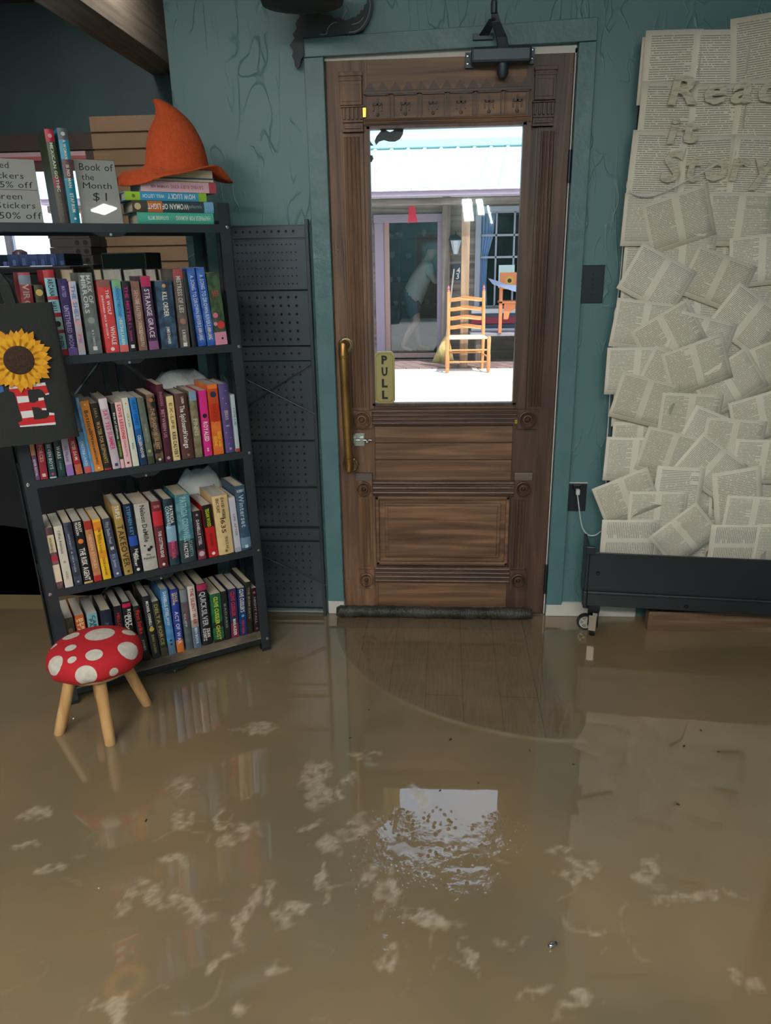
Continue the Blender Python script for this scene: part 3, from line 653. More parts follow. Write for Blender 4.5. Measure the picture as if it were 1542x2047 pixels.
b = B(); o = [(a[0]+.05, s0-.03), (a[0]+.25, s0-.03), (a[0]+.22, s0-.09), (a[0]+.13, s0-.15), (a[0]+.11, s0-.24), (a[0]+.05, s0-.24)]; b.prism(o, fn, 7.80, 7.82); b.build('bracket', OR, pc)
hs = onY(982, 562, 7.7); B_ = B(); o = [qz(976, 556, 7.7), qz(990, 560, 7.7), qz(1012, 568, 7.7), qz(1034, 570, 7.7), qz(1050, 571, 7.7), qz(1050, 583, 7.7), qz(1030, 583, 7.7), qz(1008, 576, 7.7), qz(985, 568, 7.7)]
B_.prism(o, fn, 7.69, 7.71); hb = B_.build('hanging_board', mat('blue_grey_board', '#7d8ba6', .6), pc)
# someone in the doorway
sk = mat('skin', '#b08a7c', .5)
def skin_body(name, chains, m, parent=None, subd=2):
    vs = []; ed = []; rd = []; idx = {}
    for chn in chains:
        prev = None
        for (key, p, r) in chn:
            if key not in idx: idx[key] = len(vs); vs.append(p); rd.append(r)
            i = idx[key]
            if prev is not None: ed.append((prev, i))
            prev = i
    me = bpy.data.meshes.new(name); me.from_pydata([Vector(v) for v in vs], ed, []); o = bpy.data.objects.new(name, me); COL.objects.link(o)
    sm = o.modifiers.new('skin', 'SKIN'); lay = me.skin_vertices[0] if me.skin_vertices else None
    if lay is None:
        bm = bmesh.new(); bm.from_mesh(me); bm.verts.layers.skin.verify(); bm.to_mesh(me); bm.free(); lay = me.skin_vertices[0]
    for i, r in enumerate(rd): lay.data[i].radius = r if isinstance(r, tuple) else (r, r)
    lay.data[0].use_root = True; sm.use_smooth_shade = True
    sb_ = o.modifiers.new('s', 'SUBSURF'); sb_.levels = subd; sb_.render_levels = subd
    dg = bpy.context.evaluated_depsgraph_get(); me2 = bpy.data.meshes.new_from_object(o.evaluated_get(dg)); bpy.data.objects.remove(o)
    me2.materials.clear(); me2.materials.append(m); o2 = bpy.data.objects.new(name, me2); COL.objects.link(o2)
    me2.polygons.foreach_set('use_smooth', [True]*len(me2.polygons))
    if parent: o2.parent = parent
    _reg(o2, MW[parent.name] if parent else Matrix()); return o2
ft = onZ(818, 690, .06)
pe = thing('person', 'person in white T-shirt and dark shorts bending forward, holding a phone, in the dark doorway', 'person', xf((ft.x+.06, FY+.15+.25, .06)))
# profile pose: head and arms towards +x
bd = [[('pel', (.02, 0, .84), (.09, .11)), ('wa', (.09, 0, 1.0), (.11, .12)), ('ch', (.20, 0, 1.20), (.13, .17)), ('nk', (.28, 0, 1.36), .055), ('hd0', (.31, -.01, 1.43), .085), ('hd', (.34, -.01, 1.50), (.095, .085)), ('hd2', (.35, -.01, 1.56), .06)]]
for s, k in ((-1, 'L'), (1, 'R')):
    kx = .06 if s < 0 else .02
    fx = -.13 if s < 0 else .14
    bd.append([('pel', (.02, 0, .84), (.09, .11)), ('hip'+k, (.02, s*.09, .78), .095), ('kn'+k, (kx+.04, s*.10, .46), .06), ('cf'+k, ((kx+fx)/2, s*.10, .32), .055), ('an'+k, (fx, s*.10, .09), .034), ('to'+k, (fx+.16, s*.11, .03), .03)])
    bd.append([('ch', (.20, 0, 1.20), (.13, .17)), ('sh'+k, (.27, s*.17, 1.24), .06), ('el'+k, (.36, s*.20, 1.02), .042), ('wr'+k, (.55, s*.06, 1.14), .028), ('hn'+k, (.60, s*.045, 1.17), .032)])
skin_body('body', bd, sk, pe)
cl = [[('z', (-.01, 0, .74), (.175, .185)), ('a', (.04, 0, .83), (.17, .175)), ('b', (.11, 0, 1.0), (.165, .17)), ('c', (.20, 0, 1.19), (.15, .19)), ('d', (.28, 0, 1.27), (.10, .13))]]
for s, k in ((-1, 'L'), (1, 'R')): cl.append([('c', (.20, 0, 1.19), (.15, .19)), ('s'+k, (.27, s*.18, 1.23), .078), ('e'+k, (.31, s*.2, 1.10), .066)])
skin_body('t_shirt', cl, mat('white_shirt', '#a5a69c', .8), pe)
st = [[('w', (.05, 0, .93), (.15, .165)), ('a', (.01, 0, .86), (.145, .165)), ('b', (.02, 0, .78), (.14, .16))]]
for s, k in ((-1, 'L'), (1, 'R')): st.append([('b', (.02, 0, .78), (.14, .16)), ('h'+k, (.03, s*.09, .70), .115), ('k'+k, (.07 if s < 0 else .05, s*.10, .50), .095)])
skin_body('shorts', st, mat('teal_shorts', '#33444a', .8), pe)
hairb = B(); 
hairb.lathe([(.001, .115), (.06, .10), (.1, .05), (.108, 0), (.1, -.03)], MW[pe.name] @ Matrix.Translation((.335, -.01, 1.515)), 16)
hairb.build('hair', mat('dark_hair', '#2c2320', .7), pe, smooth=True)
PM = MW[pe.name]
B().box((.60, -.045, 1.14), (.612, .045, 1.29), PM).build('phone', mat('phone_black', '#22252a', .3), pe, bevel=.003)
fb = B()
for s in (-1, 1):
    for k in range(4): fb.tube([PM @ Vector((.585, s*.045, 1.20-k*.02)), PM @ Vector((.605, s*.058, 1.205-k*.02)), PM @ Vector((.622, s*.04, 1.20-k*.02))], .008, 6)
    fb.tube([PM @ Vector((.58, s*.04, 1.15)), PM @ Vector((.592, s*.02, 1.18))], .009, 6)
fb.build('fingers', sk, pe, smooth=True)
for s, fx in ((-1, -.13), (1, .14)): B().hexa([PM @ Vector((fx-.06, s*.10-.05, 0)), PM @ Vector((fx+.21, s*.10-.05, 0)), PM @ Vector((fx+.21, s*.10+.05, 0)), PM @ Vector((fx-.06, s*.10+.05, 0))], [PM @ Vector((fx-.05, s*.10-.04, .05)), PM @ Vector((fx+.19, s*.10-.035, .04)), PM @ Vector((fx+.19, s*.10+.035, .04)), PM @ Vector((fx-.05, s*.10+.04, .05))]).build('shoe', mat('dark_shoe', '#3a3532', .7), pe, bevel=.015)
# wares on shelves inside the dark shop
sh = thing('display_shelf', 'dark shelves of crockery inside the shop behind the person', 'shelf', xf((-.6, FY+1.2, .06)))
for z in (.7, 1.05, 1.4, 1.72): B().box((-1.6, FY+1.05, z), (.35, FY+1.4, z+.025)).build('shelf', DARKIN, sh)
for x in (-1.6, .3): B().box((x, FY+1.05, .06), (x+.05, FY+1.4, 2.1)).build('side_panel', DARKIN, sh)
PALE = mat('pale_crockery', '#9aa0a4', .4)
k = 0
for (z, xs) in ((.725, (-.55, -.42, -.05)), (1.075, (-.62, -.5, -.3, -.2, -.05)), (1.425, (-.6, -.35)), (1.745, (-.62, -.5, -.45, -.1))):
    for x in xs:
        r = random.uniform(.03, .055); h = random.uniform(.05, .11)
        o = B().lathe([(r*.5, 0), (r, h*.5), (r*.9, h), (r*.8, h), (r*.85, h*.5), (.001, .01)], Matrix.Translation((x, FY+1.18, z)), 14).build('bowl', PALE, smooth='auto'); k += 1
        tag(o, 'small pale pot on the dark shelves inside the shop across the lane', 'pot', 'crockery inside the shop')
# ================================================================ ADDED CEILING LIGHTS, all out of view
LED = bpy.data.materials.new('added_panel_glow'); LED.use_nodes = True
_p = LED.node_tree.nodes['Principled BSDF']; _p.inputs['Base Color'].default_value = (.9, .9, .9, 1); _p.inputs['Emission Color'].default_value = (1, .96, .9, 1); _p.inputs['Emission Strength'].default_value = PANEL
LFR = mat('fixture_metal', '#d8d8d4', .4)
LIGHTS = [(1.13, -2.56, .11, .12), (-.9, -4.3, 1.2, .6), (-1.7, -3.1, .65, .6), (.5, -4.6, 1.5, .6), (-2.6, -1.6, .3, .3), (-1.45, .75, .5, .33)]  # first panel is placed for the sign's reflection, last one brightens the far room
for i, (x, y, a, c) in enumerate(LIGHTS):
    o = thing('added_ceiling_light', 'unseen ceiling light panel added to light the flooded shop', 'ceiling light', xf((x, y, 2.70)), 'added ceiling light panels')
    B().box((x-a/2-.02, y-c/2-.02, 2.715), (x+a/2+.02, y+c/2+.02, 2.75)).build('frame', LFR, o)
    B().box((x-a/2, y-c/2, 2.708), (x+a/2, y+c/2, 2.716)).build('diffuser', LED, o)
# ================================================================ BOOKCASE
A0 = Vector((-1.184, -.703, 0)); TB = Vector((.8336, .5523, 0)).normalized()
BM = Matrix.Translation(A0) @ Matrix.Rotation(math.atan2(TB.y, TB.x), 4, 'Z'); BMI = BM.inverted()
NB = Vector((TB.y, -TB.x, 0)); MB_ = -NB
def bl_(px, py, v=0.0): return BMI @ onP(px, py, A0+MB_*v, NB)
BLACK = mat('black_metal', '#383f45', .38, .3, c2='#30363b', scale=6); BLACKD = mat('black_metal_dark', '#23272b', .5, .3)
SHZ = [.058, .415, .777, 1.137, 1.503]; LEAN = -.020; UL, UR, DP = -.022, .702, .30
bc = thing('bookcase', 'black metal five-shelf folding bookcase filled with books beside the door', 'bookcase', BM)
LB = lambda u, v, z: BM @ Vector((u+LEAN*z, v, z))
def lbox(b, u0, u1, v0, v1, z0, z1): return b.hexa([LB(u0, v0, z0), LB(u1, v0, z0), LB(u1, v1, z0), LB(u0, v1, z0)], [LB(u0, v0, z1), LB(u1, v0, z1), LB(u1, v1, z1), LB(u0, v1, z1)])
for (u0, u1) in ((UL, UL+.036), (UR-.036, UR)):
    for (v0, v1) in ((0, .003), (DP-.003, DP)):
        b = B(); lbox(b, u0, u1, v0, v1, .0, 1.565)
        s0, s1 = (u0, u0+.003) if u0 < .1 else (u1-.003, u1)
        lbox(b, s0, s1, (0 if v0 < .1 else DP-.035), (.035 if v0 < .1 else DP), .0, 1.565); b.build('upright', BLACK, bc)
SHM = BLACK; DIRT = mat('silty_shelf', '#8a7f6a', .5, c2='#5f584b', scale=14)
for i, z in enumerate(SHZ):
    b = B(); lbox(b, UL+.004, UR-.004, .004, DP-.004, z-.004, z); lbox(b, UL+.036, UR-.036, .0, .004, z-.024, z); lbox(b, UL+.004, UR-.004, DP-.008, DP-.004, z-.024, z)
    sh_ = b.build('shelf', BLACK if i else DIRT, bc)
    um = (UL+UR)/2-.005
    if i:
        b = B(); b.prism([(um-.05, z-.024), (um-.03, z-.036), (um+.03, z-.036), (um+.05, z-.024)], lambda a, c, d: LB(a, d, c), -.004, .03); b.build('hinge_bracket', BLACKD, sh_)
    b = B(); b.tube([LB(um, -.004, z-.031), LB(um, -.010, z-.031)], .004, 10); b.build('bolt', CHR, sh_, smooth='auto')
    if not i:
        b = B(); b.prism([(um-.05, z-.024), (um-.03, z-.036), (um+.03, z-.036), (um+.05, z-.024)], lambda a, c, d: LB(a, d, c), -.004, .03); lbox(b, UL+.036, UR-.036, -.001, .002, z-.024, z-.004); b.build('front_lip', BLACKD, sh_)
    b = B()
    for u in (UL+.014, UR-.012): b.lathe([(.006, 0), (.0055, .003), (.002, .004), (.0005, .004)], Matrix.Translation(LB(u, 0, z-.008)) @ BM.to_3x3().to_4x4() @ Matrix.Rotation(math.pi/2, 4, 'X'), 12)
    b.build('bolt', CHR, bc, smooth='auto')
for (za, zb_) in ((.80, 1.12), (.10, .40)):
    um = .33
    for (ua, ub) in ((UL+.06, um), (um, UR-.06)):
        zs2 = (za, zb_) if ua < .2 else (zb_, za)
        B().tube([LB(ua, DP-.012, zs2[0]), LB(ub, DP-.012, zs2[1])], .0065, 8).build('cross_brace', mat('brace_metal', '#7a8086', .4, .5), bc, smooth='auto')
for um in (.30, .345): lbox(B(), um, um+.018, DP-.03, DP-.012, .06, 1.13).build('centre_post', BLACK, bc)
b = B()
for u in (UL+.018, UR-.018):
    for v in (.015, DP-.015): lbox(b, u-.017, u+.017, v-.016, v+.016, -.003, .012)
b.build('foot', mat('rubber', '#17191b', .7), bc)
# ---------------------------------------------------------------- books
def covermat(c, c2=None): return mat('cover_'+c.strip('#')+(c2 or '').strip('#'), c, .38, c2=c2, scale=38, lo=.42, hi=.58, detail=3)
def inkmat(c): return mat('ink_'+c.strip('#'), c, .45)
PG1 = mat('pages_cream', '#d9cdb4', .85, c2='#c9bb9f', scale=260, stretch=(1, .02, .02)); PG2 = mat('pages_grey', '#cfcabd', .85, c2='#bdb8aa', scale=260, stretch=(1, .02, .02))
BOOKS = []
def make_book(M, w_, h, d, col, style='p', lines=(), bands=(), col2=None, pages=None, name='book'):
    hard = style == 'h'; t = .0026 if hard else .0009; bul = min(.004, w_*.12) if hard else .0009; w_ = max(w_, .006)
    arc = []; n = 7
    for i in range(n): u = -1+2*i/(n-1); arc.append((u*w_/2, bul*(u*u)))   # spine, bulging towards -y at the centre
    out = [(-w_/2, d)]+arc+[(w_/2, d), (w_/2-t, d), (w_/2-t, t+bul), (-w_/2+t, t+bul), (-w_/2+t, d)]
    b = B(); b.prism(out, lambda a, c, e: Vector((a, c, e)), 0, h)
    o = b.build(name, covermat(col, col2), None, origin=(0, 0, 0)); o.matrix_world = M; _reg(o, M.copy())
    ins = .003 if hard else .0006
    pb_ = B().box((-w_/2+t, t+bul, ins), (w_/2-t, d-ins, h-ins)); pb_.build('page_block', pages or PG1, o, world=False)
    for (z0, z1, c) in bands:
        ar = [(a*.99, y-.0005) for a, y in arc]; bo = ar+[(a*.99, y+.0003) for a, y in arc][::-1]
        B().prism(bo, lambda a, c_, e: Vector((a, c_, e)), z0*h, z1*h).build('spine_band', inkmat(c), o, world=False)
    groups = {}
    for ln in lines:
        s, fc, fl, fh, c = ln[:5]; xo = ln[5] if len(ln) > 5 else 0; up = ln[6] if len(ln) > 6 else 'd'
        tb = groups.setdefault(c, B())
        if s == '@':   # round emblem
            tb.lathe([(w_*fh/2, 0), (w_*fh/2, .0004), (.0003, .0004)], Matrix.Translation((xo*w_, -.0008, fc*h)) @ Matrix.Rotation(math.pi/2, 4, 'X'), 16)
        elif s == '#': tb.box((xo*w_-w_*fh/2, -.0011, fc*h-w_*fh/2), (xo*w_+w_*fh/2, -.0006, fc*h+w_*fh/2))
        elif up == 'x': text_b(tb, s, (xo*w_, -.0013, fc*h), (1, 0, 0), (0, 0, 1), fl*h, w_*fh)
        else: text_b(tb, s, (xo*w_, -.0013, fc*h), (0, 0, -1), (1, 0, 0), w_*fh, h*fl, bold=.022, maxasp=2.2)
    for c, tb in groups.items():
        if tb.v: tb.build('spine_lettering', inkmat(c), o, world=False, fix=False)
    return o
_prev = []
def upright(zoom, row, rec, v0=.004, d=.15, face='spine'):
    (ox, oy, s) = zoom
    xbl, xbr, yb, xtl, xtr, yt, col, style, desc, lines, bands, col2 = (list(rec)+[None]*12)[:12]
    P = lambda x, y: (ox+x/s, oy+y/s)
    a = bl_(*P(xbl, yb), v0); c = bl_(*P(xbr, yb), v0); e = bl_(*P(xtl, yt), v0); g = bl_(*P(xtr, yt), v0)
    z0 = SHZ[row]+.0004; wd = ((c.x-a.x)+(g.x-e.x))/2; uc = (a.x+c.x)/2; ut = (e.x+g.x)/2; zt = (e.z+g.z)/2
    lean = max(-.07, min(.03, math.atan2(ut-uc, zt-z0))); h = (zt-z0)/math.cos(lean)
    wd = max(.008, wd-.001); uL = uc-wd/2; uR = uc+wd/2
    if _prev and _prev[0] == (row, v0):
        _, pR, pl, ph_ = _prev; hm = min(h, ph_)
        need = max(pR, pR+(math.tan(pl)-math.tan(lean))*hm)+.0006
        if uL < need: uL = need
        if uR-uL < .007: uR = uL+.007
        wd = uR-uL; uc = (uL+uR)/2
    _prev[:] = [(row, v0), uR, lean, h]
    z0 += wd/2*abs(math.sin(lean))
    M = BM @ Matrix.Translation((uc, v0, z0)) @ Matrix.Rotation(lean, 4, 'Y')
    if face == 'edge':
        M = M @ Matrix.Translation((0, d, 0)) @ Matrix.Rotation(math.pi, 4, 'Z')
    o = make_book(M, wd, h, d, col, style or 'p', lines or (), bands or (), col2, pages=random.choice((PG1, PG2)))
    return o
ROWN = {3: 'second shelf', 2: 'third shelf', 1: 'fourth shelf', 0: 'bottom shelf', 4: 'top shelf'}
def shelf_row(zoom, row, recs, **kw):
    descs = [r[8] for r in recs]; heads = [d.split(' with ')[0].split(' ')[:2] for d in descs]
    for i, r in enumerate(recs):
        o = upright(zoom, row, r, **kw)
        if row == 4: lab = f"{r[8]}, standing on the top shelf"
        else:
            nb = heads[i-1] if i else None
            lab = f"{r[8]}, {ROWN[row]}" + (f", right of {' '.join(nb)}" if nb else ', leftmost')
        lab = lab if len(lab.replace('-', ' ').split()) <= 15 else f"{r[8]}, {ROWN[row]}"
        tag(o, lab, 'book', f'books on the {ROWN[row]}')
Z2 = (0, 480, 3.2125); Z3 = (0, 740, 2.965); Z4 = (40, 930, 2.965)
W_ = '#e8e6e0'; K_ = '#1c1c20'
R2 = [
 (190, 270, 745, 112, 190, 208, '#a8424c', 'h', 'red book with pale spine lettering', [('VIRGINIA', .62, .5, .55, '#d9b8b0')], [(.86, .97, '#7f8c9c')], '#b9545a'),
 (285, 345, 745, 215, 275, 290, '#3c3a34', 'p', 'dark book with gold burst', [('@', .9, 0, .8, '#c9ae62'), ('@', .72, 0, .6, '#d8c080')], [], '#5c5640'),
 (378, 440, 742, 268, 348, 192, '#b5353f', 'h', 'red hardcover with pale blue picture panels', [('ARCANA', .80, .2, .5, K_), ('HALL', .58, .12, .5, K_), ('@', .38, 0, .6, K_), ('QUEEN', .17, .14, .5, K_)], [(.70, .91, '#8fc4cf'), (.51, .66, '#8fc4cf'), (.31, .46, '#a8cdc6'), (.08, .27, '#8fc4cf')], None),
 (442, 505, 738, 365, 430, 250, '#3b2c63', 'p', 'deep purple book with violet lettering', [('MATED', .84, .14, .4, '#a08fd0'), ('UNTETHERED MOON', .38, .56, .5, '#b6a8dc')], [(0, .1, '#7a5aa8')], '#2e2350'),
 (508, 553, 735, 435, 487, 265, '#b9c8dc', 'p', 'pale blue and pink streaked book', [('THE SHELL', .7, .5, .55, '#5f8ec0'), ('PIE', .22, .12, .5, '#d87a90')], [], '#e0b0b0'),
 (575, 660, 728, 495, 590, 210, '#5c6464', 'p', 'thick grey book with silver title', [('MASK OF', .80, .34, .32, '#c8cccc', .2), ('MIRRORS', .74, .46, .34, '#c8cccc', -.18), ('@', .42, 0, .5, '#8f9a9a'), ('M. A. CARRICK', .2, .2, .16, '#c8cccc'), ('#', .07, 0, .3, W_)], [], '#6f7878'),
 (685, 770, 718, 615, 705, 258, '#cf3f45', 'p', 'red book with bold white title', [('THE WOLF', .70, .34, .26, W_, .18), ('WHALE', .24, .26, .34, W_, .20), ('JORDANNA MAX BRODSKY', .5, .6, .14, W_, -.22), ('@', .05, 0, .3, W_)], [(.91, 1, '#8d5a50')], '#d9494c'),
 (775, 828, 712, 712, 775, 255, '#55a8d8', 'p', 'sky blue book with painted flowers', [('UNHONEYMOONERS', .68, .46, .4, '#2f78b8'), ('CHRISTINA LAUREN', .30, .40, .38, '#e8efe0')], [(.88, 1, '#7fb88a'), (0, .10, '#d86a68')], '#67b4d4'),
 (835, 880, 708, 778, 828, 265, '#22202a', 'p', 'black book with magenta title', [('THE MISTER', .68, .5, .48, '#c02c88'), ('E L James', .28, .26, .42, '#c02c88'), ('#', .07, 0, .5, W_)], [], None),
 (897, 948, 702, 835, 895, 265, '#8d6a5c', 'p', 'dusty rose brown book', [('SENSE', .78, .2, .46, '#c8a898'), ('THE EASTERN SWINDLE', .50, .5, .5, '#d8c0b0'), ('SENGISTU', .18, .24, .4, '#d8c8b8')], [], '#7c5c52'),
 (962, 1022, 698, 895, 965, 232, '#3a2340', 'p', 'dark plum book with pink top', [('STRANGE GRACE', .50, .66, .52, '#dcd0e0')], [(.86, 1, '#b83060'), (0, .12, '#8a5a88')], '#55385c'),
 (1048, 1140, 690, 985, 1110, 262, '#2a3a50', 'p', 'stormy blue thriller', [('@', .93, 0, .22, '#d8a070'), ('KILL ORDER', .66, .36, .3, W_), ('JAMES DASHNER', .2, .26, .18, W_)], [], '#45607c'),
 (1160, 1225, 682, 1108, 1170, 185, '#5a524e', 'p', 'grey-brown book with silver title', [('MISTRESS OF LIES', .68, .46, .48, '#d0ccc8'), ('@', .34, 0, .6, '#a87a74'), ('K. M. ENRIGHT', .15, .16, .4, W_), ('#', .04, 0, .4, W_)], [(.88, 1, '#a85058')], '#6c605a'),
 (1228, 1268, 672, 1178, 1192, 195, '#252a33', 'p', 'narrow near-black book', [], [], None),
 (1275, 1328, 670, 1190, 1245, 182, '#2a52b0', 'p', 'royal blue book', [('A SONG TO DROWN RIVERS', .58, .66, .5, '#c8d8f0'), ('ANN LIANG', .16, .16, .5, W_)], [], '#4a78c4'),
 (1335, 1385, 665, 1255, 1312, 176, '#2c55b4', 'p', 'second royal blue copy', [('A SONG TO DROWN RIVERS', .58, .66, .5, '#c8d8f0'), ('ANN LIANG', .16, .16, .5, W_)], [], '#4a78c4'),
 (1388, 1462, 662, 1322, 1408, 212, '#4d6448', 'p', 'wide book with pink and red roses', [('JUST', .72, .08, .5, '#d0484c', 0, 'x'), ('@', .42, 0, .42, '#d8719a', -.22), ('@', .28, 0, .62, '#cf3c40', .14), ('@', .30, 0, .3, '#e090b0', -.3), ('@', .09, 0, .18, K_, .12)], [(0, .18, '#d890ac')], '#33492f')]
shelf_row(Z2, 3, R2)
BK = [(385, 470), (595, 650), (655, 775), (785, 915), (928, 1000), (1010, 1062)]
for i, (xa, xb) in enumerate(BK):
    o = upright(Z2, 3, (xa+75, xb+75, 650, xa, xb, 186, ['#7a6a50', '#3a3d3f', '#6e6e6a', '#2d3338', '#494038', '#5a4f48'][i], 'h', '', [], [], None), v0=.165, d=.12, face='edge')
    tag(o, f"cream page edges of a back row book on second shelf, {['leftmost', 'second from left', 'third from left', 'fourth from left', 'fifth from left', 'rightmost'][i]}", 'book', 'books in the back row of the second shelf')
R3 = [
 (212, 240, 655, 164, 197, 405, '#7d4a76', 'p', 'violet and orange book', [('RIVER ROYAL', .30, .4, .5, W_)], [(.6, 1, '#c08a6a')], '#5c4a6c'),
 (243, 285, 642, 205, 255, 400, '#a02c3c', 'p', 'dark red book', [('FORCES', .62, .4, .5, '#d8a8a0'), ('#', .1, 0, .5, '#e0c0b0')], [], None),
 (293, 338, 632, 258, 300, 395, '#27474e', 'p', 'teal book with pale border', [('SEVEN BOYS', .52, .6, .5, '#d0d8d8'), ('@', .1, 0, .4, '#c83a6c')], [(.0, .03, '#c8ccd0'), (.97, 1, '#c8ccd0')], None),
 (345, 390, 620, 310, 355, 390, '#1d3436', 'p', 'black-green book', [('WARS', .6, .3, .5, W_), ('LEIGH', .28, .2, .3, '#80a0a8')], [], '#27474c'),
 (398, 440, 615, 355, 400, 390, '#c0b4cc', 'p', 'white and lilac book', [('Ali Hazel', .56, .4, .5, '#7a5a90')], [(0, .28, '#9a78c4')], None),
 (448, 495, 605, 402, 442, 393, '#b32838', 'p', 'crimson book with flowers', [('PETER DAVIS', .62, .5, .5, '#e8c8c0'), ('@', .42, 0, .3, W_)], [(0, .26, '#c46a48')], '#9c2434'),
 (500, 548, 598, 440, 478, 370, '#4f93d0', 'p', 'bright blue book with red flowers', [('CHRISTINA LAUREN', .48, .6, .45, '#dce8f0')], [(0, .16, '#c85a60')], '#66a4d8'),
 (549, 559, 592, 426, 456, 165, '#5a9ad8', 'p', 'taller sky blue book behind the bag corner', [], [], '#7ab0e0'),
 (560, 612, 590, 455, 525, 185, '#e0913c', 'p', 'orange book with flowing brown title', [('@', .95, 0, .2, '#f0d8a0'), ('Botticelli', .70, .34, .44, '#4a3018'), ("Winter", .40, .26, .3, '#4a3018'), ('LAURA MORELLI', .2, .2, .3, '#6a4420'), ('@', .05, 0, .25, '#f0d8a0')], [], '#d8873a'),
 (615, 665, 578, 530, 570, 198, '#2a2420', 'p', 'dark brown book with gold title', [('WATER FOR ELEPHANTS', .42, .62, .52, '#c8a868'), ('SARA', .86, .14, .4, '#a89060')], [(.0, .03, '#a03038')], None),
 (670, 718, 570, 578, 632, 170, '#c9bcc8', 'h', 'pale mauve hardcover with pink title', [('SAY YES SUMMER', .56, .56, .56, '#d84a80'), ('#', .06, 0, .4, '#3a4468')], [(.86, 1, '#e8dce0')], None),
 (712, 738, 562, 645, 680, 198, '#2c3830', 'p', 'narrow black-green book', [('Birds of California', .66, .4, .55, W_), ('KATIE COTUGNO', .3, .24, .5, '#b8c840')], [(0, .14, '#e8b8c0')], None),
 (740, 785, 560, 680, 720, 190, '#efc2c4', 'p', 'light pink book with red slanted title', [('LOVE LESSONS', .70, .52, .5, '#c8202c'), ('CHARLOTTE', .3, .26, .3, '#b86078'), ('#', .07, 0, .3, K_)], [], None),
 (790, 825, 555, 718, 760, 165, '#d8dccb', 'p', 'pale mint book', [('GRAZE', .68, .2, .3, '#8a9a80'), ('ME', .3, .1, .3, '#8a9a80'), ('@', .92, 0, .2, '#b05048')], [], None),
 (835, 875, 548, 765, 805, 165, '#1e7ed0', 'p', 'vivid blue book', [('HEART BONES', .78, .36, .55, '#0f4c90'), ('COLLEEN HOOVER', .28, .34, .5, W_)], [(.0, .34, '#14304f'), (.34, .55, '#1c5a9c')], None),
 (877, 920, 540, 812, 850, 165, '#5d665c', 'p', 'grey-green book', [('THE', .56, .1, .3, '#a0a898'), ('FORGOTTEN', .44, .2, .3, '#a0a898'), ('@', .2, 0, .5, '#a8b060')], [(.0, .12, '#3a4434')], '#6b7468'),
 (925, 975, 535, 862, 915, 145, '#1f1b18', 'p', 'black book with ornate bronze pattern', [('THE SHADOW SILENT', .5, .6, .5, '#b89878'), ('@', .92, 0, .5, '#a8704c'), ('@', .05, 0, .3, W_)], [], '#7a6450'),
 (980, 1022, 530, 925, 965, 85, '#5c2034', 'p', 'dark maroon book', [('SHADOWS', .82, .18, .45, '#b07888'), ('BETWEEN US', .50, .36, .5, '#c090a0'), ('@', .05, 0, .5, '#b0a0a0')], [], '#44192a'),
 (1028, 1072, 525, 985, 1025, 155, '#e8cf98', 'p', 'cream book with black author lettering', [('EX-LIFE', .70, .4, .46, '#8a7038'), ('KRIS CALVERT', .25, .4, .55, K_)], [], None),
 (1085, 1155, 520, 1030, 1108, 140, '#5a3836', 'h', 'wide chocolate hardcover with white script', [('LOREN', .90, .1, .2, W_, .1), ('The Spitfounts', .62, .4, .4, W_), ('Vixings', .3, .26, .4, W_), ('@', .06, 0, .2, '#a08078')], [], None),
 (1160, 1205, 508, 1118, 1160, 125, '#6f6a50', 'p', 'gilded green-gold book with blue top', [('FINNS', .46, .26, .6, '#c8c0a0')], [(.86, 1, '#7f9cb8')], '#94886a'),
 (1215, 1260, 500, 1175, 1222, 120, '#d82c88', 'p', 'hot pink book', [('@', .62, 0, .6, K_), ('ROYALED', .38, .3, .6, W_), ('M', .1, .05, .3, W_)], [], None),
 (1270, 1328, 485, 1225, 1288, 85, '#e0692c', 'p', 'fiery orange book', [('@', .86, 0, .6, '#28304c'), ('HARRIS', .60, .26, .46, '#a03010'), ('DEAD AND', .22, .22, .28, '#f0d040', .2), ('GONE', .2, .14, .28, '#f0d040', -.2)], [(.72, .94, '#c84c20'), (.48, .72, '#c83018')], '#e88038'),
 (1345, 1395, 490, 1292, 1350, 82, '#5c4c84', 'h', 'purple hardcover with small white dots', [('I DO', .60, .05, .4, W_, 0, 'x'), ('WHAT', .56, .02, .4, W_, 0, 'x'), ('THEY', .53, .02, .4, W_, 0, 'x'), ('SAID', .50, .02, .4, W_, 0, 'x'), ('LIES', .40, .02, .4, W_, 0, 'x'), ('#', .06, 0, .25, '#b0a8c8'), ('@', .9, 0, .08, W_, .2), ('@', .8, 0, .08, W_, -.2), ('@', .72, 0, .08, W_, .1), ('@', .3, 0, .08, W_, -.25), ('@', .22, 0, .08, W_, .2), ('@', .14, 0, .08, W_, -.1)], [], None),
 (1400, 1425, 485, 1365, 1390, 145, '#b8c8d0', 'p', 'thin pale blue book', [('HOLLIE', .62, .3, .5, '#708a98')], [(0, .06, '#c84040')], None)]
shelf_row(Z3, 2, R3)
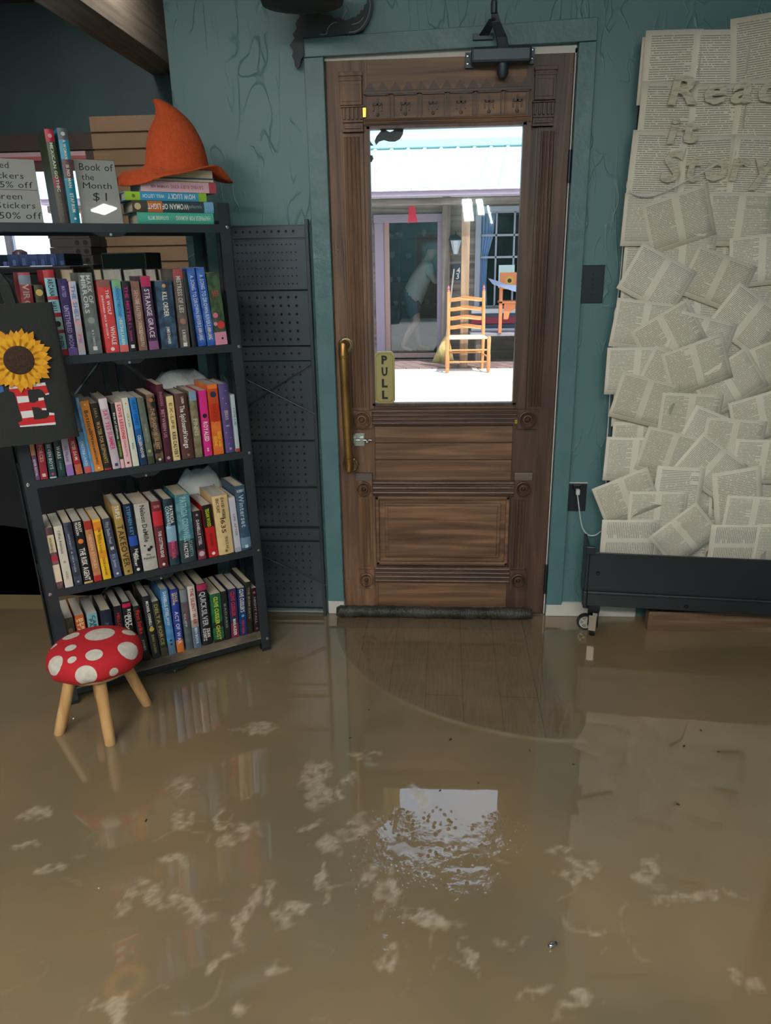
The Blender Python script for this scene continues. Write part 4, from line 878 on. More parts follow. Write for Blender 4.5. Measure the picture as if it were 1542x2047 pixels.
# o = upright(Z3, 2, (520, 552, 592, 425, 458, 165, '#5a9ad8', 'p', '', [], [], '#7ab0e0'), v0=.045, d=.12); tag(o, 'taller sky blue book half hidden behind orange book on the third shelf', 'book', 'books on the third shelf')
R4 = [
 (330, 380, 1295, 258, 310, 935, '#4a3c42', 'p', 'dark floral book with cream label', [('HOLDERNESS', .72, .24, .3, '#5a4638')], [(.6, .88, '#d8c8a8'), (.12, .40, '#e0d0b8'), (.46, .54, '#b03048')], '#8a5a60'),
 (385, 438, 1280, 315, 368, 925, '#d3ccbe', 'p', 'off-white book', [('I Was Anastasia', .74, .36, .36, '#6a6256'), ('@', .42, 0, .35, '#b09a88'), ('ARIEL', .2, .14, .26, '#8a8276')], [], None),
 (440, 495, 1270, 375, 420, 905, '#29303e', 'p', 'navy book with pale slashes', [('SERPENT & HEATHER', .52, .62, .2, '#a8b0c0', -.1), ('@', .06, 0, .3, '#a0a8b8')], [], '#4a5468'),
 (500, 552, 1260, 425, 485, 895, '#16161a', 'p', 'black book with huge white title', [('RIDLEY', .90, .16, .30, W_, .22), ('PEARSON', .88, .2, .30, W_, -.16), ('@', .68, 0, .6, '#d87a30'), ('THE RISK AGENT', .31, .52, .62, W_)], [(0, .03, '#d8b070')], None),
 (560, 605, 1240, 492, 540, 895, '#b87a54', 'p', 'terracotta book with red ends', [('HIDDEN STORIES', .5, .56, .4, '#e0b898')], [(.86, 1, '#a83028'), (0, .10, '#b82c30')], '#c48a60'),
 (612, 662, 1230, 545, 595, 885, '#eec12e', 'p', 'bright yellow book', [('THE FINAL', .76, .22, .3, '#7a5a10', .1), ('GOLD RUSH', .6, .3, .3, '#8a6010', -.1), ('CHLOE LANCORE', .22, .3, .3, '#6a5010')], [(.82, .96, '#e08a28'), (.36, .48, '#e09a28')], '#f0b428'),
 (678, 722, 1215, 600, 655, 880, '#3c4052', 'p', 'slate blue book', [('Fifty Shades Freed', .76, .36, .42, '#b0b4c4'), ('III', .5, .05, .4, W_, 0, 'x'), ('E L James', .28, .22, .36, '#b0b4c4'), ('@', .06, 0, .3, W_)], [(0, .4, '#4c5878')], None),
 (735, 795, 1200, 665, 710, 800, '#b39556', 'h', 'golden tan hardcover', [('TRIPLE', .90, .18, .52, W_), ('TAKEOVER', .42, .60, .72, '#4a3820'), ('@', .05, 0, .3, '#4a3820')], [], '#a88a4c'),
 (795, 850, 1190, 728, 780, 795, '#16223a', 'h', 'midnight blue hardcover', [('STEPHEN KEY', .76, .42, .42, '#5a9ac8'), ('Center', .2, .2, .4, W_, -.1), ('Night', .27, .16, .4, W_, .16), ('@', .05, 0, .4, W_)], [(.40, .54, '#2a50b0'), (0, .38, '#12141c')], None),
 (855, 940, 1180, 790, 885, 790, '#b5b2aa', 'h', 'thick silver-grey hardcover with panther drawing', [('Nelson DeMille', .70, .54, .34, '#3a3a38'), ('The', .24, .03, .3, K_, -.05, 'x'), ('Panther', .19, .035, .8, K_, 0, 'x'), ('@', .34, 0, .22, K_, .22), ('@', .31, 0, .25, K_, .05), ('@', .38, 0, .14, K_, -.2)], [], '#bfbcb4'),
 (945, 1002, 1165, 892, 955, 780, '#6c2a30', 'h', 'maroon hardcover with red panel', [('THE CUTTING EDGE', .36, .40, .34, W_), ('DEAVER', .93, .04, .6, '#d89090', 0, 'x'), ('@', .05, 0, .3, W_)], [(.64, .86, '#c82838')], None),
 (1010, 1068, 1150, 965, 1025, 765, '#2c4450', 'h', 'blue and magenta hardcover', [('PATRICIA', .77, .26, .36, W_, .2), ('CORNWELL', .73, .34, .36, '#c8e4f0', -.2), ('UNNATURAL', .24, .28, .4, '#e05a80')], [(.36, .60, '#8ab0cc'), (.14, .36, '#7c3458')], '#1f323c'),
 (1080, 1168, 1120, 1035, 1125, 740, '#3f7480', 'h', 'thick teal foil hardcover', [('PATRICIA CORNWELL', .64, .66, .42, '#9cc8d0'), ('SCARPETTA', .2, .24, .26, '#90b0b8', .2), ('FACTOR', .18, .22, .28, W_, -.16)], [(0, .34, '#2c3a40')], '#5f98a4'),
 (1172, 1228, 1110, 1142, 1185, 835, '#241c22', 'p', 'short black and wine book', [('DANIELLE STEEL', .56, .52, .38, '#e0dcdc'), ('@', .92, 0, .3, '#a0a0a8'), ('@', .12, 0, .7, '#c8b0b8')], [(0, .2, '#7a3448')], '#3a2430'),
 (1240, 1298, 1100, 1195, 1250, 800, '#c22026', 'p', 'book half black half bright red', [('TEGAN WOOD', .76, .34, .40, '#c8d820'), ('THE NANNIES', .34, .26, .3, '#8a1014'), ('@', .07, 0, .36, W_)], [(.58, 1, '#1a1612')], None),
 (1302, 1390, 1095, 1255, 1350, 745, '#dcc08c', 'h', 'broad cream hardcover with dark lettering', [('DAVID WEBER', .78, .36, .2, '#4a2c20', .12), ('ERIC FLINT', .84, .24, .2, '#4a2c20', -.22), ('1635', .5, .26, .3, '#5a4030'), ('THE BALTIC WAR', .2, .22, .2, '#4a2c20', .1), ('@', .06, 0, .2, '#8a6a30')], [], '#e0c694'),
 (1398, 1435, 1085, 1355, 1392, 755, '#c4c4d0', 'p', 'lavender-white book', [('LIFE AFTER', .5, .4, .36, '#7a7a90')], [(0, .08, '#a8a8bc')], None),
 (1438, 1495, 1075, 1388, 1455, 688, '#314a60', 'h', 'tall steel-blue hardcover with script', [('ROBERT', .93, .04, .7, W_, 0, 'x'), ('Winterset', .62, .5, .5, '#a8b8c8'), ('#', .06, 0, .3, '#c0d0e0')], [(.04, .2, '#6a88a4')], '#3c5870')]
shelf_row(Z4 if False else Z3, 1, R4)
R5 = [
 (315, 360, 1160, 258, 318, 905, '#4a453c', 'p', 'grey-brown book with picture', [('@', .8, 0, .6, '#8a7c60')], [], '#5c564a'),
 (375, 425, 1155, 318, 380, 890, '#d4482c', 'p', 'red-orange book with cream letters', [('BERRI', .8, .3, .4, '#f0d8a0', .2), ('STAR', .8, .3, .4, '#f0d8a0', -.2)], [], '#d86a34'),
 (440, 495, 1150, 388, 460, 880, '#7fb4bc', 'p', 'pale turquoise book', [('CARLE', .82, .3, .34, '#2a4850', .15), ('PAGE', .8, .24, .34, '#2a4850', -.2)], [], None),
 (515, 570, 1150, 465, 548, 862, '#222c3e', 'h', 'navy hardcover', [('NIGHT', .6, .4, .3, '#5a6a88')], [], None),
 (590, 635, 1150, 553, 600, 835, '#1f1a22', 'p', 'black book with red letters', [('HELLO KEEPER', .64, .5, .4, '#c8283c')], [], None),
 (640, 690, 1150, 603, 662, 812, '#191a20', 'h', 'black hardcover with tall white letters', [('ROBERT', .76, .26, .4, W_, .2), ('LUDLUM', .6, .4, .4, W_, -.15)], [(.92, .98, '#c01848')], None),
 (735, 775, 1145, 665, 715, 838, '#17171a', 'h', 'black hardcover with red title', [('First Strike', .72, .42, .56, '#d8281c'), ('JONES', .3, .2, .3, '#a8a8a8')], [], '#222226'),
 (788, 832, 1130, 718, 775, 780, '#1c2028', 'h', 'black hardcover with golden seal', [('MICHAEL CONNELLY', .72, .42, .34, W_), ('@', .48, 0, .6, '#c8a83c'), ('DARK SACRED', .24, .3, .3, '#b0a060')], [(0, .3, '#2c2f30')], None),
 (840, 878, 1108, 775, 825, 808, '#2a2c2a', 'p', 'dark olive book', [('DELTA FORCE', .58, .74, .5, '#a89c58')], [(0, .16, '#4a4838')], '#363832'),
 (882, 925, 1095, 828, 878, 738, '#3f7cb4', 'h', 'clear blue hardcover with silhouette', [('DANIELLE STEEL', .78, .38, .44, W_), ('2020', .52, .12, .3, W_), ('@', .22, 0, .3, '#18283c'), ('#', .16, 0, .26, '#18283c')], [(0, .18, '#5f7c98')], '#5a98c8'),
 (930, 975, 1087, 888, 935, 738, '#223a90', 'h', 'royal blue and orange hardcover', [('DALE', .88, .14, .34, '#e8c880', .2), ('BROWN', .86, .18, .34, '#e8c880', -.2), ('ACT OF WAR', .40, .52, .5, '#d8d0e0')], [(0, .20, '#d87838')], '#2c48a0'),
 (985, 1030, 1080, 945, 985, 738, '#5c646c', 'h', 'grey hardcover', [('RED SHADOW', .62, .3, .3, '#b03840', .1), ('CLIFF', .5, .4, .3, '#c0c4c8', -.14)], [(.8, 1, '#7c848c')], '#48505a'),
 (1035, 1078, 1076, 990, 1035, 718, '#d8d0c8', 'h', 'white hardcover with red-brown title', [('THE SILENT WAR', .68, .58, .50, '#a83a2c'), ('BEN BOVA', .2, .26, .4, '#e0e4e8')], [(0, .34, '#54708c'), (.34, .46, '#a89890')], None),
 (1088, 1142, 1062, 1042, 1110, 705, '#1e1c22', 'h', 'black hardcover with silver title', [('QUICKSILVER', .60, .56, .56, '#c0c0c8'), ('DEAN', .2, .14, .34, W_, .2), ('KOONTZ', .18, .2, .34, W_, -.2)], [(.9, 1, '#a82c54')], None),
 (1152, 1215, 1042, 1125, 1188, 762, '#1f5a3c', 'p', 'forest green book', [('CLIVE CUSSLER', .66, .56, .40, '#c8d840'), ('GHOST', .2, .3, .4, '#c8c040')], [(.3, .42, '#202824'), (0, .06, '#202824')], '#2c7048'),
 (1220, 1252, 1036, 1188, 1225, 748, '#1c2022', 'p', 'narrow black book', [('BADARIS', .5, .5, .4, '#8a9090')], [], None),
 (1258, 1302, 1026, 1230, 1284, 733, '#34305c', 'p', 'indigo book with red lettering', [('CLIVE CUSSLER', .70, .50, .5, '#d83440'), ('MARAUDER', .22, .34, .4, W_)], [(0, .3, '#7a2c44')], '#2a2848'),
 (1308, 1350, 1020, 1288, 1335, 728, '#1c3160', 'p', 'dark blue book with white lettering', [("CLIVE CUSSLER'S", .74, .48, .56, W_), ('@', .42, 0, .4, '#5ab0e0'), ('HAVANA', .18, .28, .4, '#c83858')], [], '#243c74'),
 (1352, 1386, 1012, 1337, 1370, 692, '#2c2420', 'p', 'dark brown taller book', [('THE IRON GATE', .6, .6, .4, '#a09080')], [], None),
 (1390, 1425, 1010, 1368, 1402, 728, '#2a2024', 'p', 'thin black-brown book', [('@', .9, 0, .5, '#b05860'), ('NIGHT FALL', .5, .6, .4, '#a89098'), ('@', .08, 0, .4, '#a85860')], [], None)]
shelf_row(Z4, 0, R5, v0=.052, d=.16)
# books on top
Z1 = (0, 230, 6.425)
T1 = [(770, 880, 1350, 560, 690, 180, '#3d4a32', 'h', 'dark green hardcover with crimson top', [('MEXICAN GOTHIC', .60, .52, .34, '#dcdccc'), ('SILVIA MORENO', .2, .24, .2, '#8a8478'), ('@', .93, 0, .45, '#d8a0a8')], [(.87, 1, '#b82c4c'), (0, .38, '#544c48'), (.38, .5, '#7a3840')], None),
      (905, 1035, 1345, 728, 862, 165, '#2f94b4', 'h', 'turquoise hardcover with pictured middle', [('A WOMAN', .78, .2, .3, W_), ('IS NO MAN', .5, .24, .3, W_), ('ETAF RUM', .22, .2, .34, W_), ('@', .05, 0, .25, W_), ('@', .94, 0, .4, '#c0c8c8')], [(.88, 1, '#58646a'), (.48, .68, '#6a4c50'), (.0, .46, '#20849c')], None)]
shelf_row(Z1, 4, T1, v0=.02, d=.15)
def flat_book(pxl, pxr, pyt, pyb, col, style, desc, lines, bands, col2=None, v0=.012, d=.14, edge=False, zbase=None):
    a = bl_(pxl, (pyt+pyb)/2, v0); c = bl_(pxr, (pyt+pyb)/2, v0); zt = bl_((pxl+pxr)/2, pyt, v0).z; zb = zbase if zbase is not None else bl_((pxl+pxr)/2, pyb, v0).z
    th = zt-zb; ln = c.x-a.x
    Mx = Matrix(((0, 0, 1, a.x), (0, 1, 0, v0), (-1, 0, 0, (zt+zb)/2), (0, 0, 0, 1)))
    if edge: Mx = Matrix(((0, 0, 1, a.x), (0, -1, 0, v0+d), (1, 0, 0, (zt+zb)/2), (0, 0, 0, 1)))
    o = make_book(BM @ Mx, th-.0006, ln, d, col, style, lines, bands, col2, pages=PG1); tag(o, desc, 'book', 'stacked books under the hat'); return zt
z = SHZ[4]+.0005
z = flat_book(275, 427, 425, 439, '#4fb49c', 'h', 'mint green hardcover, lowest of the stack under the orange hat', [('HAPPINESS FOR HUMANS', .72, .46, .42, '#c8e8dc'), ('KATHARINE SMYTH', .26, .26, .36, '#d8f0e8'), ('@', .5, 0, .2, '#c86a60')], [], zbase=z)
z = flat_book(265, 427, 402, 424, '#2c5058', 'h', 'multicoloured dark hardcover lying on the mint green book', [('WOMAN OF LIGHT', .43, .50, .5, W_), ('KALI FAJARDO', .74, .2, .24, '#90a0a8'), ('@', .06, 0, .6, '#c8b890')], [(.88, 1, '#7ab0d8'), (.18, .36, '#c87038'), (0, .16, '#4a4438'), (.6, .86, '#384450')], zbase=z)
z = flat_book(250, 413, 384, 405, '#3aa0cc', 'h', 'sky blue hardcover with lime green ends in the hat stack', [('HOW LUCKY', .68, .34, .6, W_), ('WILL LEITCH', .34, .26, .4, '#d8ecf4'), ('@', .1, 0, .4, '#5a7a20')], [(.90, 1, '#8cc03c'), (0, .18, '#9cc83c')], zbase=z)
z = flat_book(282, 432, 363, 384, '#dcb8c4', 'p', 'pale pink paperback with red end in the hat stack', [('SAVING RUBY KING', .60, .44, .36, '#b07080'), ('CATHERINE ADEL', .24, .24, .24, '#604858')], [(.90, 1, '#b04c58')], zbase=z)
z = flat_book(300, 427, 357, 364, '#4a4650', 'p', 'thin dark book between pink paperback and top cream-edged book', [], [], zbase=z, edge=True)
z = flat_book(322, 427, 337, 358, '#2c5c88', 'h', 'blue hardcover showing cream page edges directly under the hat', [], [], zbase=z, edge=True)
ZSTK = z
# ================================================================ FELT HAT
HO = mat('orange_felt', '#d05a2c', .95, c2='#c45024', scale=90, bump=.5, bscale=220)
vh = .085; rings = []
prof = [(345, 291, 415), (325, 296, 412), (290, 296, 404), (265, 300, 391), (252, 306, 384), (240, 313, 375), (225, 315, 359), (212, 313, 342), (204, 309, 326), (200, 308, 315)]
n = 36
c0 = bl_(353, 345, vh)
tabx = [(240, 362), (250, 366), (275, 366), (300, 355), (320, 350), (340, 347), (358, 342), (375, 337), (400, 330), (418, 334), (432, 352), (442, 364), (460, 367)]
def wave(px):
    for (a, b_), (c, d) in zip(tabx, tabx[1:]):
        if a <= px <= c: return b_+(d-b_)*(px-a)/(c-a)
    return tabx[0][1] if px < 240 else tabx[-1][1]
ring_out = []; ring_mid = []
for k in range(n):
    ph_ = 2*math.pi*k/n; cu_, sv = math.cos(ph_), math.sin(ph_)
    px = 350+105*cu_; front = max(0, -sv)
    ref = bl_(px, wave(px), vh-.125*front)
    back = bl_(350, 352, vh).z
    zf = ref.z; zz = zf*min(1, abs(-sv if sv < 0 else 0)*2+abs(cu_)**3)+back*(1-min(1, (abs(sv) if sv < 0 else 0)*2+abs(cu_)**3))
    u = c0.x+.178*cu_-.004
    ring_out.append(Vector((u, vh+.125*sv, zz)))
    r0 = bl_(350, 345, vh); 
    kl = max(0, (-cu_-.45)/.55)**.8 if cu_ < -.45 else 0
    ring_mid.append(Vector((c0.x+(.125+.048*kl)*cu_, vh+.098*sv, (zz*.55+(c0.z+.004)*.45)*(1-kl)+kl*(c0.z-.002))))
    ring_out[-1].z -= .010*kl
rings = [ring_out, ring_mid]
for (py, xl, xr) in prof:
    a = bl_(xl, py, vh); c = bl_(xr, py, vh); cx = (a.x+c.x)/2; r = (c.x-a.x)/2; dz = .0
    rings.append([Vector((cx+r*math.cos(2*math.pi*k/n), vh+min(r*.9, .088)*math.sin(2*math.pi*k/n), (a.z+c.z)/2+dz)) for k in range(n)])
hb = B().loft([[BM @ p for p in r] for r in rings], cap0=False)
hat = tag(hb.build('witch_hat', HO, smooth=True, subd=1), 'orange knitted witch hat with bent tip on top of the book stack', 'hat')
md = hat.modifiers.new('s', 'SOLIDIFY'); md.thickness = .004; md.offset = 1
# ================================================================ SIGN HOLDERS
SIGNP = mat('sign_paper', '#c9cac6', .6); MARK = mat('marker_ink', '#202226', .6)
def sign(pl, pr, pyt, pyb, lines, label, tilt=.10, v=.03):
    a = bl_(pl, pyb, v); c = bl_(pr, pyb, v); top = bl_(pr-12, pyt, v+.02); w_ = c.x-a.x; h = (top.z-SHZ[4])/math.cos(tilt)
    M = BM @ Matrix.Translation(((a.x+c.x)/2, v, SHZ[4]+.001)) @ Matrix.Rotation(-tilt, 4, 'X')
    o = thing('sign_holder', label, 'sign', M, 'acrylic sign holders on the top shelf')
    B().box((-w_/2, -.0012, 0), (w_/2, .0, h), M).build('clear_sheet', glass('acrylic', refl=1.3), o)
    B().box((-w_/2+.001, .0008, .001), (w_/2-.001, .0016, h-.001), M).build('paper_insert', SIGNP, o)
    B().box((-w_/2, .0024, 0), (w_/2, .0036, h), M).build('clear_sheet', glass('acrylic'), o)
    B().hexa([M @ Vector(p) for p in ((-w_/2, 0, 0), (w_/2, 0, 0), (w_/2, .07, .012), (-w_/2, .07, .012))], [M @ Vector(p) for p in ((-w_/2, 0, .0015), (w_/2, 0, .0015), (w_/2, .07, .0135), (-w_/2, .07, .0135))]).build('foot', glass('acrylic'), o)
    tb = B(); mr = M.to_3x3()
    for (s, fx, fz, fh, fl) in lines:
        if s == '_': tb.box((-w_/2+.004, .0002, fz*h), (w_/2-.004, .0006, fz*h+.0012), M); continue
        text_b(tb, s, M @ Vector((fx*w_, .0004, fz*h)), mr @ Vector((1, 0, 0)), mr @ Vector((0, 0, 1)), fh*h, fl*w_, bold=0, maxasp=1.3, shear=.08)
    tb.build('handwriting', MARK, o, fix=False); return o
sign(-50, 88, 320, 440, [('Red', 0, .90, .10, .22), ('Stickers', .02, .74, .10, .62), ('25% off', .13, .60, .10, .6), ('_', 0, .515, 0, 0), ('Green', .02, .42, .10, .42), ('Stickers', .12, .28, .10, .6), ('50% off', .16, .12, .11, .62)], 'white handwritten sign with red and green sticker discounts on the top shelf', v=.04)
sign(166, 247, 321, 440, [('Book of', .02, .885, .115, .82), ('the', -.22, .73, .10, .3), ('Month', -.02, .60, .10, .70), ('$ 1', .0, .43, .13, .34)], 'white handwritten book of the month sign between books and hat', tilt=.16, v=.05)
# ================================================================ TOTE BAG
BAGM = mat('black_canvas', '#2e3130', .9, c2='#292c2b', scale=200, bump=.3, bscale=400)
vb = -.055
tl = bl_(34, 600, vb); trp = bl_(102, 603, vb); brp = bl_(157, 872, vb); blp = bl_(0, 892, vb)
ub0, ub1 = brp.x-.40, brp.x; ut0, ut1 = trp.x-.37, trp.x; zb0 = (brp.z+.0); zt0 = trp.z
Mb = BM @ Matrix.Translation(((ub0+ub1)/2, vb, zb0))
bag = thing('tote_bag', 'black tote bag with sunflower and striped letter hanging on the bookcase', 'bag', Mb)
rings = []
for i in range(9):
    f_ = i/8; ua = ub0+(ut0-ub0)*f_; uc_ = ub1+(ut1-ub1)*f_; th = .030*(1-f_)+.012*f_+.008*math.sin(f_*math.pi); zc_ = zb0+(zt0-zb0)*f_
    ring = []
    for k in range(32):
        an = 2*math.pi*k/32; ca, sa = math.cos(an), math.sin(an); x = (ua+uc_)/2+(uc_-ua)/2*math.copysign(abs(ca)**.35, ca); y = vb-.022+th*.55*math.copysign(abs(sa)**.8, sa)
        ring.append(BM @ Vector((x, y, zc_-(.006*math.cos(x*30) if i == 0 else 0))))
    rings.append(ring)
B().loft(rings).build('body', BAGM, bag, smooth='auto')
def strap(pts, w_=.028):
    b = B(); rg = []
    for (u, v, z) in pts: rg.append([BM @ Vector((u-w_/2, v-.0015, z)), BM @ Vector((u+w_/2, v-.0015, z)), BM @ Vector((u+w_/2, v+.0015, z)), BM @ Vector((u-w_/2, v+.0015, z))])
    return b.loft(rg).build('strap', BAGM, bag)
s1 = bl_(22, 600, vb-.02); hk = (-.055, -.03, 1.47)
strap([(s1.x, vb-.03, zt0-.03), (s1.x-.012, vb-.028, zt0+.05), (hk[0]+.012, -.045, 1.42), (hk[0], -.02, 1.475)])
strap([(s1.x-.17, vb-.03, zt0-.03), (s1.x-.14, vb-.028, zt0+.06), (hk[0]-.02, -.045, 1.43), (hk[0], -.022, 1.478)])
strap([(s1.x+.01, vb-.012, zt0-.03), (s1.x-.004, vb-.010, zt0+.06), (hk[0]+.012, -.03, 1.40), (hk[0]+.002, -.015, 1.474)])
B().tube([BM @ Vector((-.055, .0, 1.47)), BM @ Vector((-.055, -.035, 1.468)), BM @ Vector((-.055, -.04, 1.485))], .003, 8).build('hook', BLACK, bag)
vf = vb-.046
def bagpt(px, py): p = bl_(px, py, vf); return (p.x, p.z)
bf = lambda a, c, d: BM @ Vector((a, d, c))
def bprism(b, pts, v0, v1): return b.prism([bagpt(*p) for p in pts], bf, v0, v1)
sx, sz = bagpt(37, 720)
pet = [mat('petal_yellow', '#f0b41e', .7, c2='#e09a14', scale=60), mat('petal_gold', '#d8920f', .7)]
sf = bprism(B(), [(37+10*math.cos(a), 720+10*math.sin(a)) for a in [2*math.pi*k/12 for k in range(12)]], vf, vf+.002).build('sunflower', mat('petal_gold', '#d8920f', .7), bag)
for lay, (nn, rr, ph0, vv) in enumerate(((19, .086, .0, vf), (19, .078, .16, vf-.001))):
    b = B()
    for k in range(nn):
        a = 2*math.pi*k/nn+ph0; r = rr*(1+.06*math.sin(k*2.3)); t_ = Vector((math.cos(a), math.sin(a))); nn_ = Vector((-t_.y, t_.x))
        pts = [t_*.026+nn_*.005, t_*(r*.62)+nn_*.0125, t_*(r*.85)+nn_*.0078, t_*r, t_*(r*.85)-nn_*.0078, t_*(r*.62)-nn_*.0125, t_*.026-nn_*.005]
        b.prism([(sx+p.x, sz+p.y) for p in pts], bf, vv, vv+.0012)
        b.box((0, 0, 0), (.0001, .0001, .0001), BM @ Matrix.Translation((sx, vv, sz)))
    b.build('petals', pet[1-lay] if lay == 0 else pet[0], sf)
b = B(); b.lathe([(.039, 0), (.037, .004), (.028, .005), (.001, .005)], BM @ Matrix.Translation((sx+.001, vf-.001, sz)) @ Matrix.Rotation(math.pi/2, 4, 'X'), 24); b.build('flower_centre', mat('seed_brown', '#33241c', .95, c2='#4a3428', scale=300), sf)
ec = lambda pts: [(x/5.14, 620+y/5.14) for x, y in pts]
LR = mat('letter_red', '#c8202c', .7); LW = mat('letter_white', '#dcdde0', .7); v1 = vf+.006
E_ = [(93, 788), (465, 745), (508, 868), (470, 875), (440, 830), (400, 812), (285, 825), (310, 955), (360, 955), (395, 930), (400, 905), (450, 900), (482, 1030), (435, 1030), (400, 1000), (330, 1000), (355, 1130), (480, 1115), (508, 1090), (508, 1055), (560, 1060), (575, 1180), (210, 1205), (190, 1160), (235, 1140), (150, 850), (100, 835)]
le = bprism(B(), ec(E_), v1, v1+.002).build('letter_e', LR, bag)
b = B()
for q in ([(93, 788), (465, 745), (476, 775), (98, 815)], [(172, 890), (290, 884), (303, 945), (188, 960)], [(212, 1045), (336, 1032), (350, 1100), (234, 1115)], [(396, 905), (450, 900), (456, 925), (400, 935)], [(433, 1010), (478, 1010), (482, 1030), (435, 1030)], [(470, 862), (506, 852), (508, 868), (470, 875)], [(508, 1055), (560, 1060), (563, 1080), (508, 1082)], [(205, 1192), (574, 1155), (575, 1180), (210, 1205)]): bprism(b, ec(q), v1-.0008, v1)
b.build('white_stripes', LW, le)
bprism(B(), [(-14, 768), (6, 772), (8, 783), (-10, 790)], v1, v1+.002).build('blue_letter', mat('letter_blue', '#3a6ab0', .7), bag)
bprism(B(), [(-16, 742), (3, 746), (6, 760), (-12, 765)], v1, v1+.002).build('green_leaf', mat('leaf_green', '#5a8a50', .7), bag)
# ================================================================ PLASTIC BAGS behind the books
PB = mat('white_plastic', '#d2d5d6', .4, bump=1.0, bscale=26)
def lump(name, cu, cv, z0, w_, d_, h, lab, seed, cat='bag'):
    rnd = random.Random(seed); rg = []
    ph1 = rnd.random()*6
    for i in range(9):
        f_ = i/8; s_ = math.sin(math.pi*(.12+.80*f_))**.6; ring = []
        for k in range(28):
            a = 2*math.pi*k/28; r = s_*(1+.07*math.sin(5*a+ph1+i)+.05*math.sin(9*a-i*1.7)); ring.append(BM @ Vector((cu+w_/2*r*math.cos(a), cv+d_/2*r*math.sin(a), z0+h*f_+(.012*math.sin(3*a+ph1) if i > 1 else 0)*f_)))
        rg.append(ring)
    return tag(B().loft(rg).build(name, PB, smooth=True), lab, cat)
lump('plastic_bag', .515, .225, SHZ[2]+.004, .27, .10, .25, 'crumpled white plastic bag behind the books on the third shelf', 3)
lump('plastic_bag', .555, .235, SHZ[1]+.004, .20, .09, .255, 'grey-white plastic bag behind the books on the fourth shelf', 5)
# ================================================================ STOOL
RED = '#b51824'
def dots(key, base, dot, spots):
    m = bpy.data.materials.new(key); m.use_nodes = True; nt = m.node_tree; p = nt.nodes['Principled BSDF']; t = N(nt, 'TexCoord'); acc = None
    wz = N(nt, 'TexNoise'); wz.inputs['Scale'].default_value = 9; nt.links.new(t.outputs['Object'], wz.inputs[0])
    for (x, y, z, r) in spots:
        vd = N(nt, 'VectorMath', operation='DISTANCE'); nt.links.new(t.outputs['Object'], vd.inputs[0]); vd.inputs[1].default_value = (x, y, z)
        c = math_n(nt, 'LESS_THAN', math_n(nt, 'ADD', vd.outputs['Value'], math_n(nt, 'MULTIPLY', wz.outputs[0], .012)), r+.006); acc = c if acc is None else math_n(nt, 'MAXIMUM', acc, c)
    cn = N(nt, 'TexNoise'); cn.inputs['Scale'].default_value = 60; nt.links.new(t.outputs['Object'], cn.inputs[0])
    wc = mixc(nt, cn.outputs[0], lin('#d9d3c8'), lin('#a9a49a'))
    nt.links.new(mixc(nt, acc, lin(base), wc), p.inputs['Base Color']); p.inputs['Roughness'].default_value = .85
    bn_ = N(nt, 'TexNoise'); bn_.inputs['Scale'].default_value = 25; nt.links.new(t.outputs['Object'], bn_.inputs[0]); bp = N(nt, 'Bump'); bp.inputs['Strength'].default_value = .35; bp.inputs['Distance'].default_value = .01
    nt.links.new(bn_.outputs[0], bp.inputs['Height']); nt.links.new(bp.outputs[0], p.inputs['Normal']); return m
sc0 = Vector((-1.024, -.822, 0)); SR = .141
stl = thing('stool', 'round mushroom stool with red white-spotted cushion and four wooden legs', 'stool', xf(sc0))
dome = lambda r: .258+.054*math.sqrt(max(0, 1-(r/SR)**2))
dp = [((200, 1267), .043), ((142, 1271), .024), ((107, 1292), .012), ((141, 1295), .016), ((189, 1308), .024), ((144, 1319), .012), ((258, 1298), .034), ((258, 1264), .022), ((107, 1330), .031), ((172, 1352), .030), ((228, 1344), .014), ((205, 1250), .016), ((162, 1250), .012), ((232, 1250), .018)]
CPROF = [(.70, .226), (.88, .228), (.97, .238), (1.0, .252), (.985, .270), (.93, .285), (.82, .297), (.66, .305), (.45, .310), (.22, .312), (.02, .313)]
spots = []
for (px_, py_), r in dp:
    rv = ray(px_, py_).normalized(); p = CAM+rv*1.2
    for _ in range(3000):                       # march to the first point of the cushion's surface
        p = p+rv*.001
        rf_ = math.hypot(p.x-sc0.x, p.y-sc0.y)/SR
        for (ra_, za_), (rb_, zb3) in zip(CPROF, CPROF[1:]):
            if za_ <= p.z <= zb3 and rf_ <= ra_+(rb_-ra_)*(p.z-za_)/max(1e-6, zb3-za_): break
        else: continue
        break
    spots.append((p.x-sc0.x, p.y-sc0.y, p.z, r))
b = B(); rg = []
for (rf, z) in [(.70, .226), (.88, .228), (.97, .238), (1.0, .252), (.985, .270), (.93, .285), (.82, .297), (.66, .305), (.45, .310), (.22, .312), (.02, .313)]:
    ring = []
    for k in range(48):
        a = 2*math.pi*k/48; pk = 1+(.018*math.sin(a*11)+.012*math.sin(a*17+1))*(1 if z < .25 else .2); ring.append(Vector((sc0.x+SR*rf*pk*math.cos(a), sc0.y+SR*rf*pk*math.sin(a), z-.003*math.cos(a*3)*(z < .25))))
    rg.append(ring)
b.loft(rg).build('cushion', dots('spotted_cushion', RED, '#d8d2c8', spots), stl, smooth=True)
B().lathe([(.105, .212), (.108, .215), (.108, .224), (.104, .227)], Matrix.Translation(sc0), 32).build('seat_board', mat('plywood', '#b08a5c', .6), stl, smooth='auto')
PINE = wood('pine_leg', '#b88a58', '#d0a570', '#e0bc8a', 'z', .45, scale=.7, bump=.05)
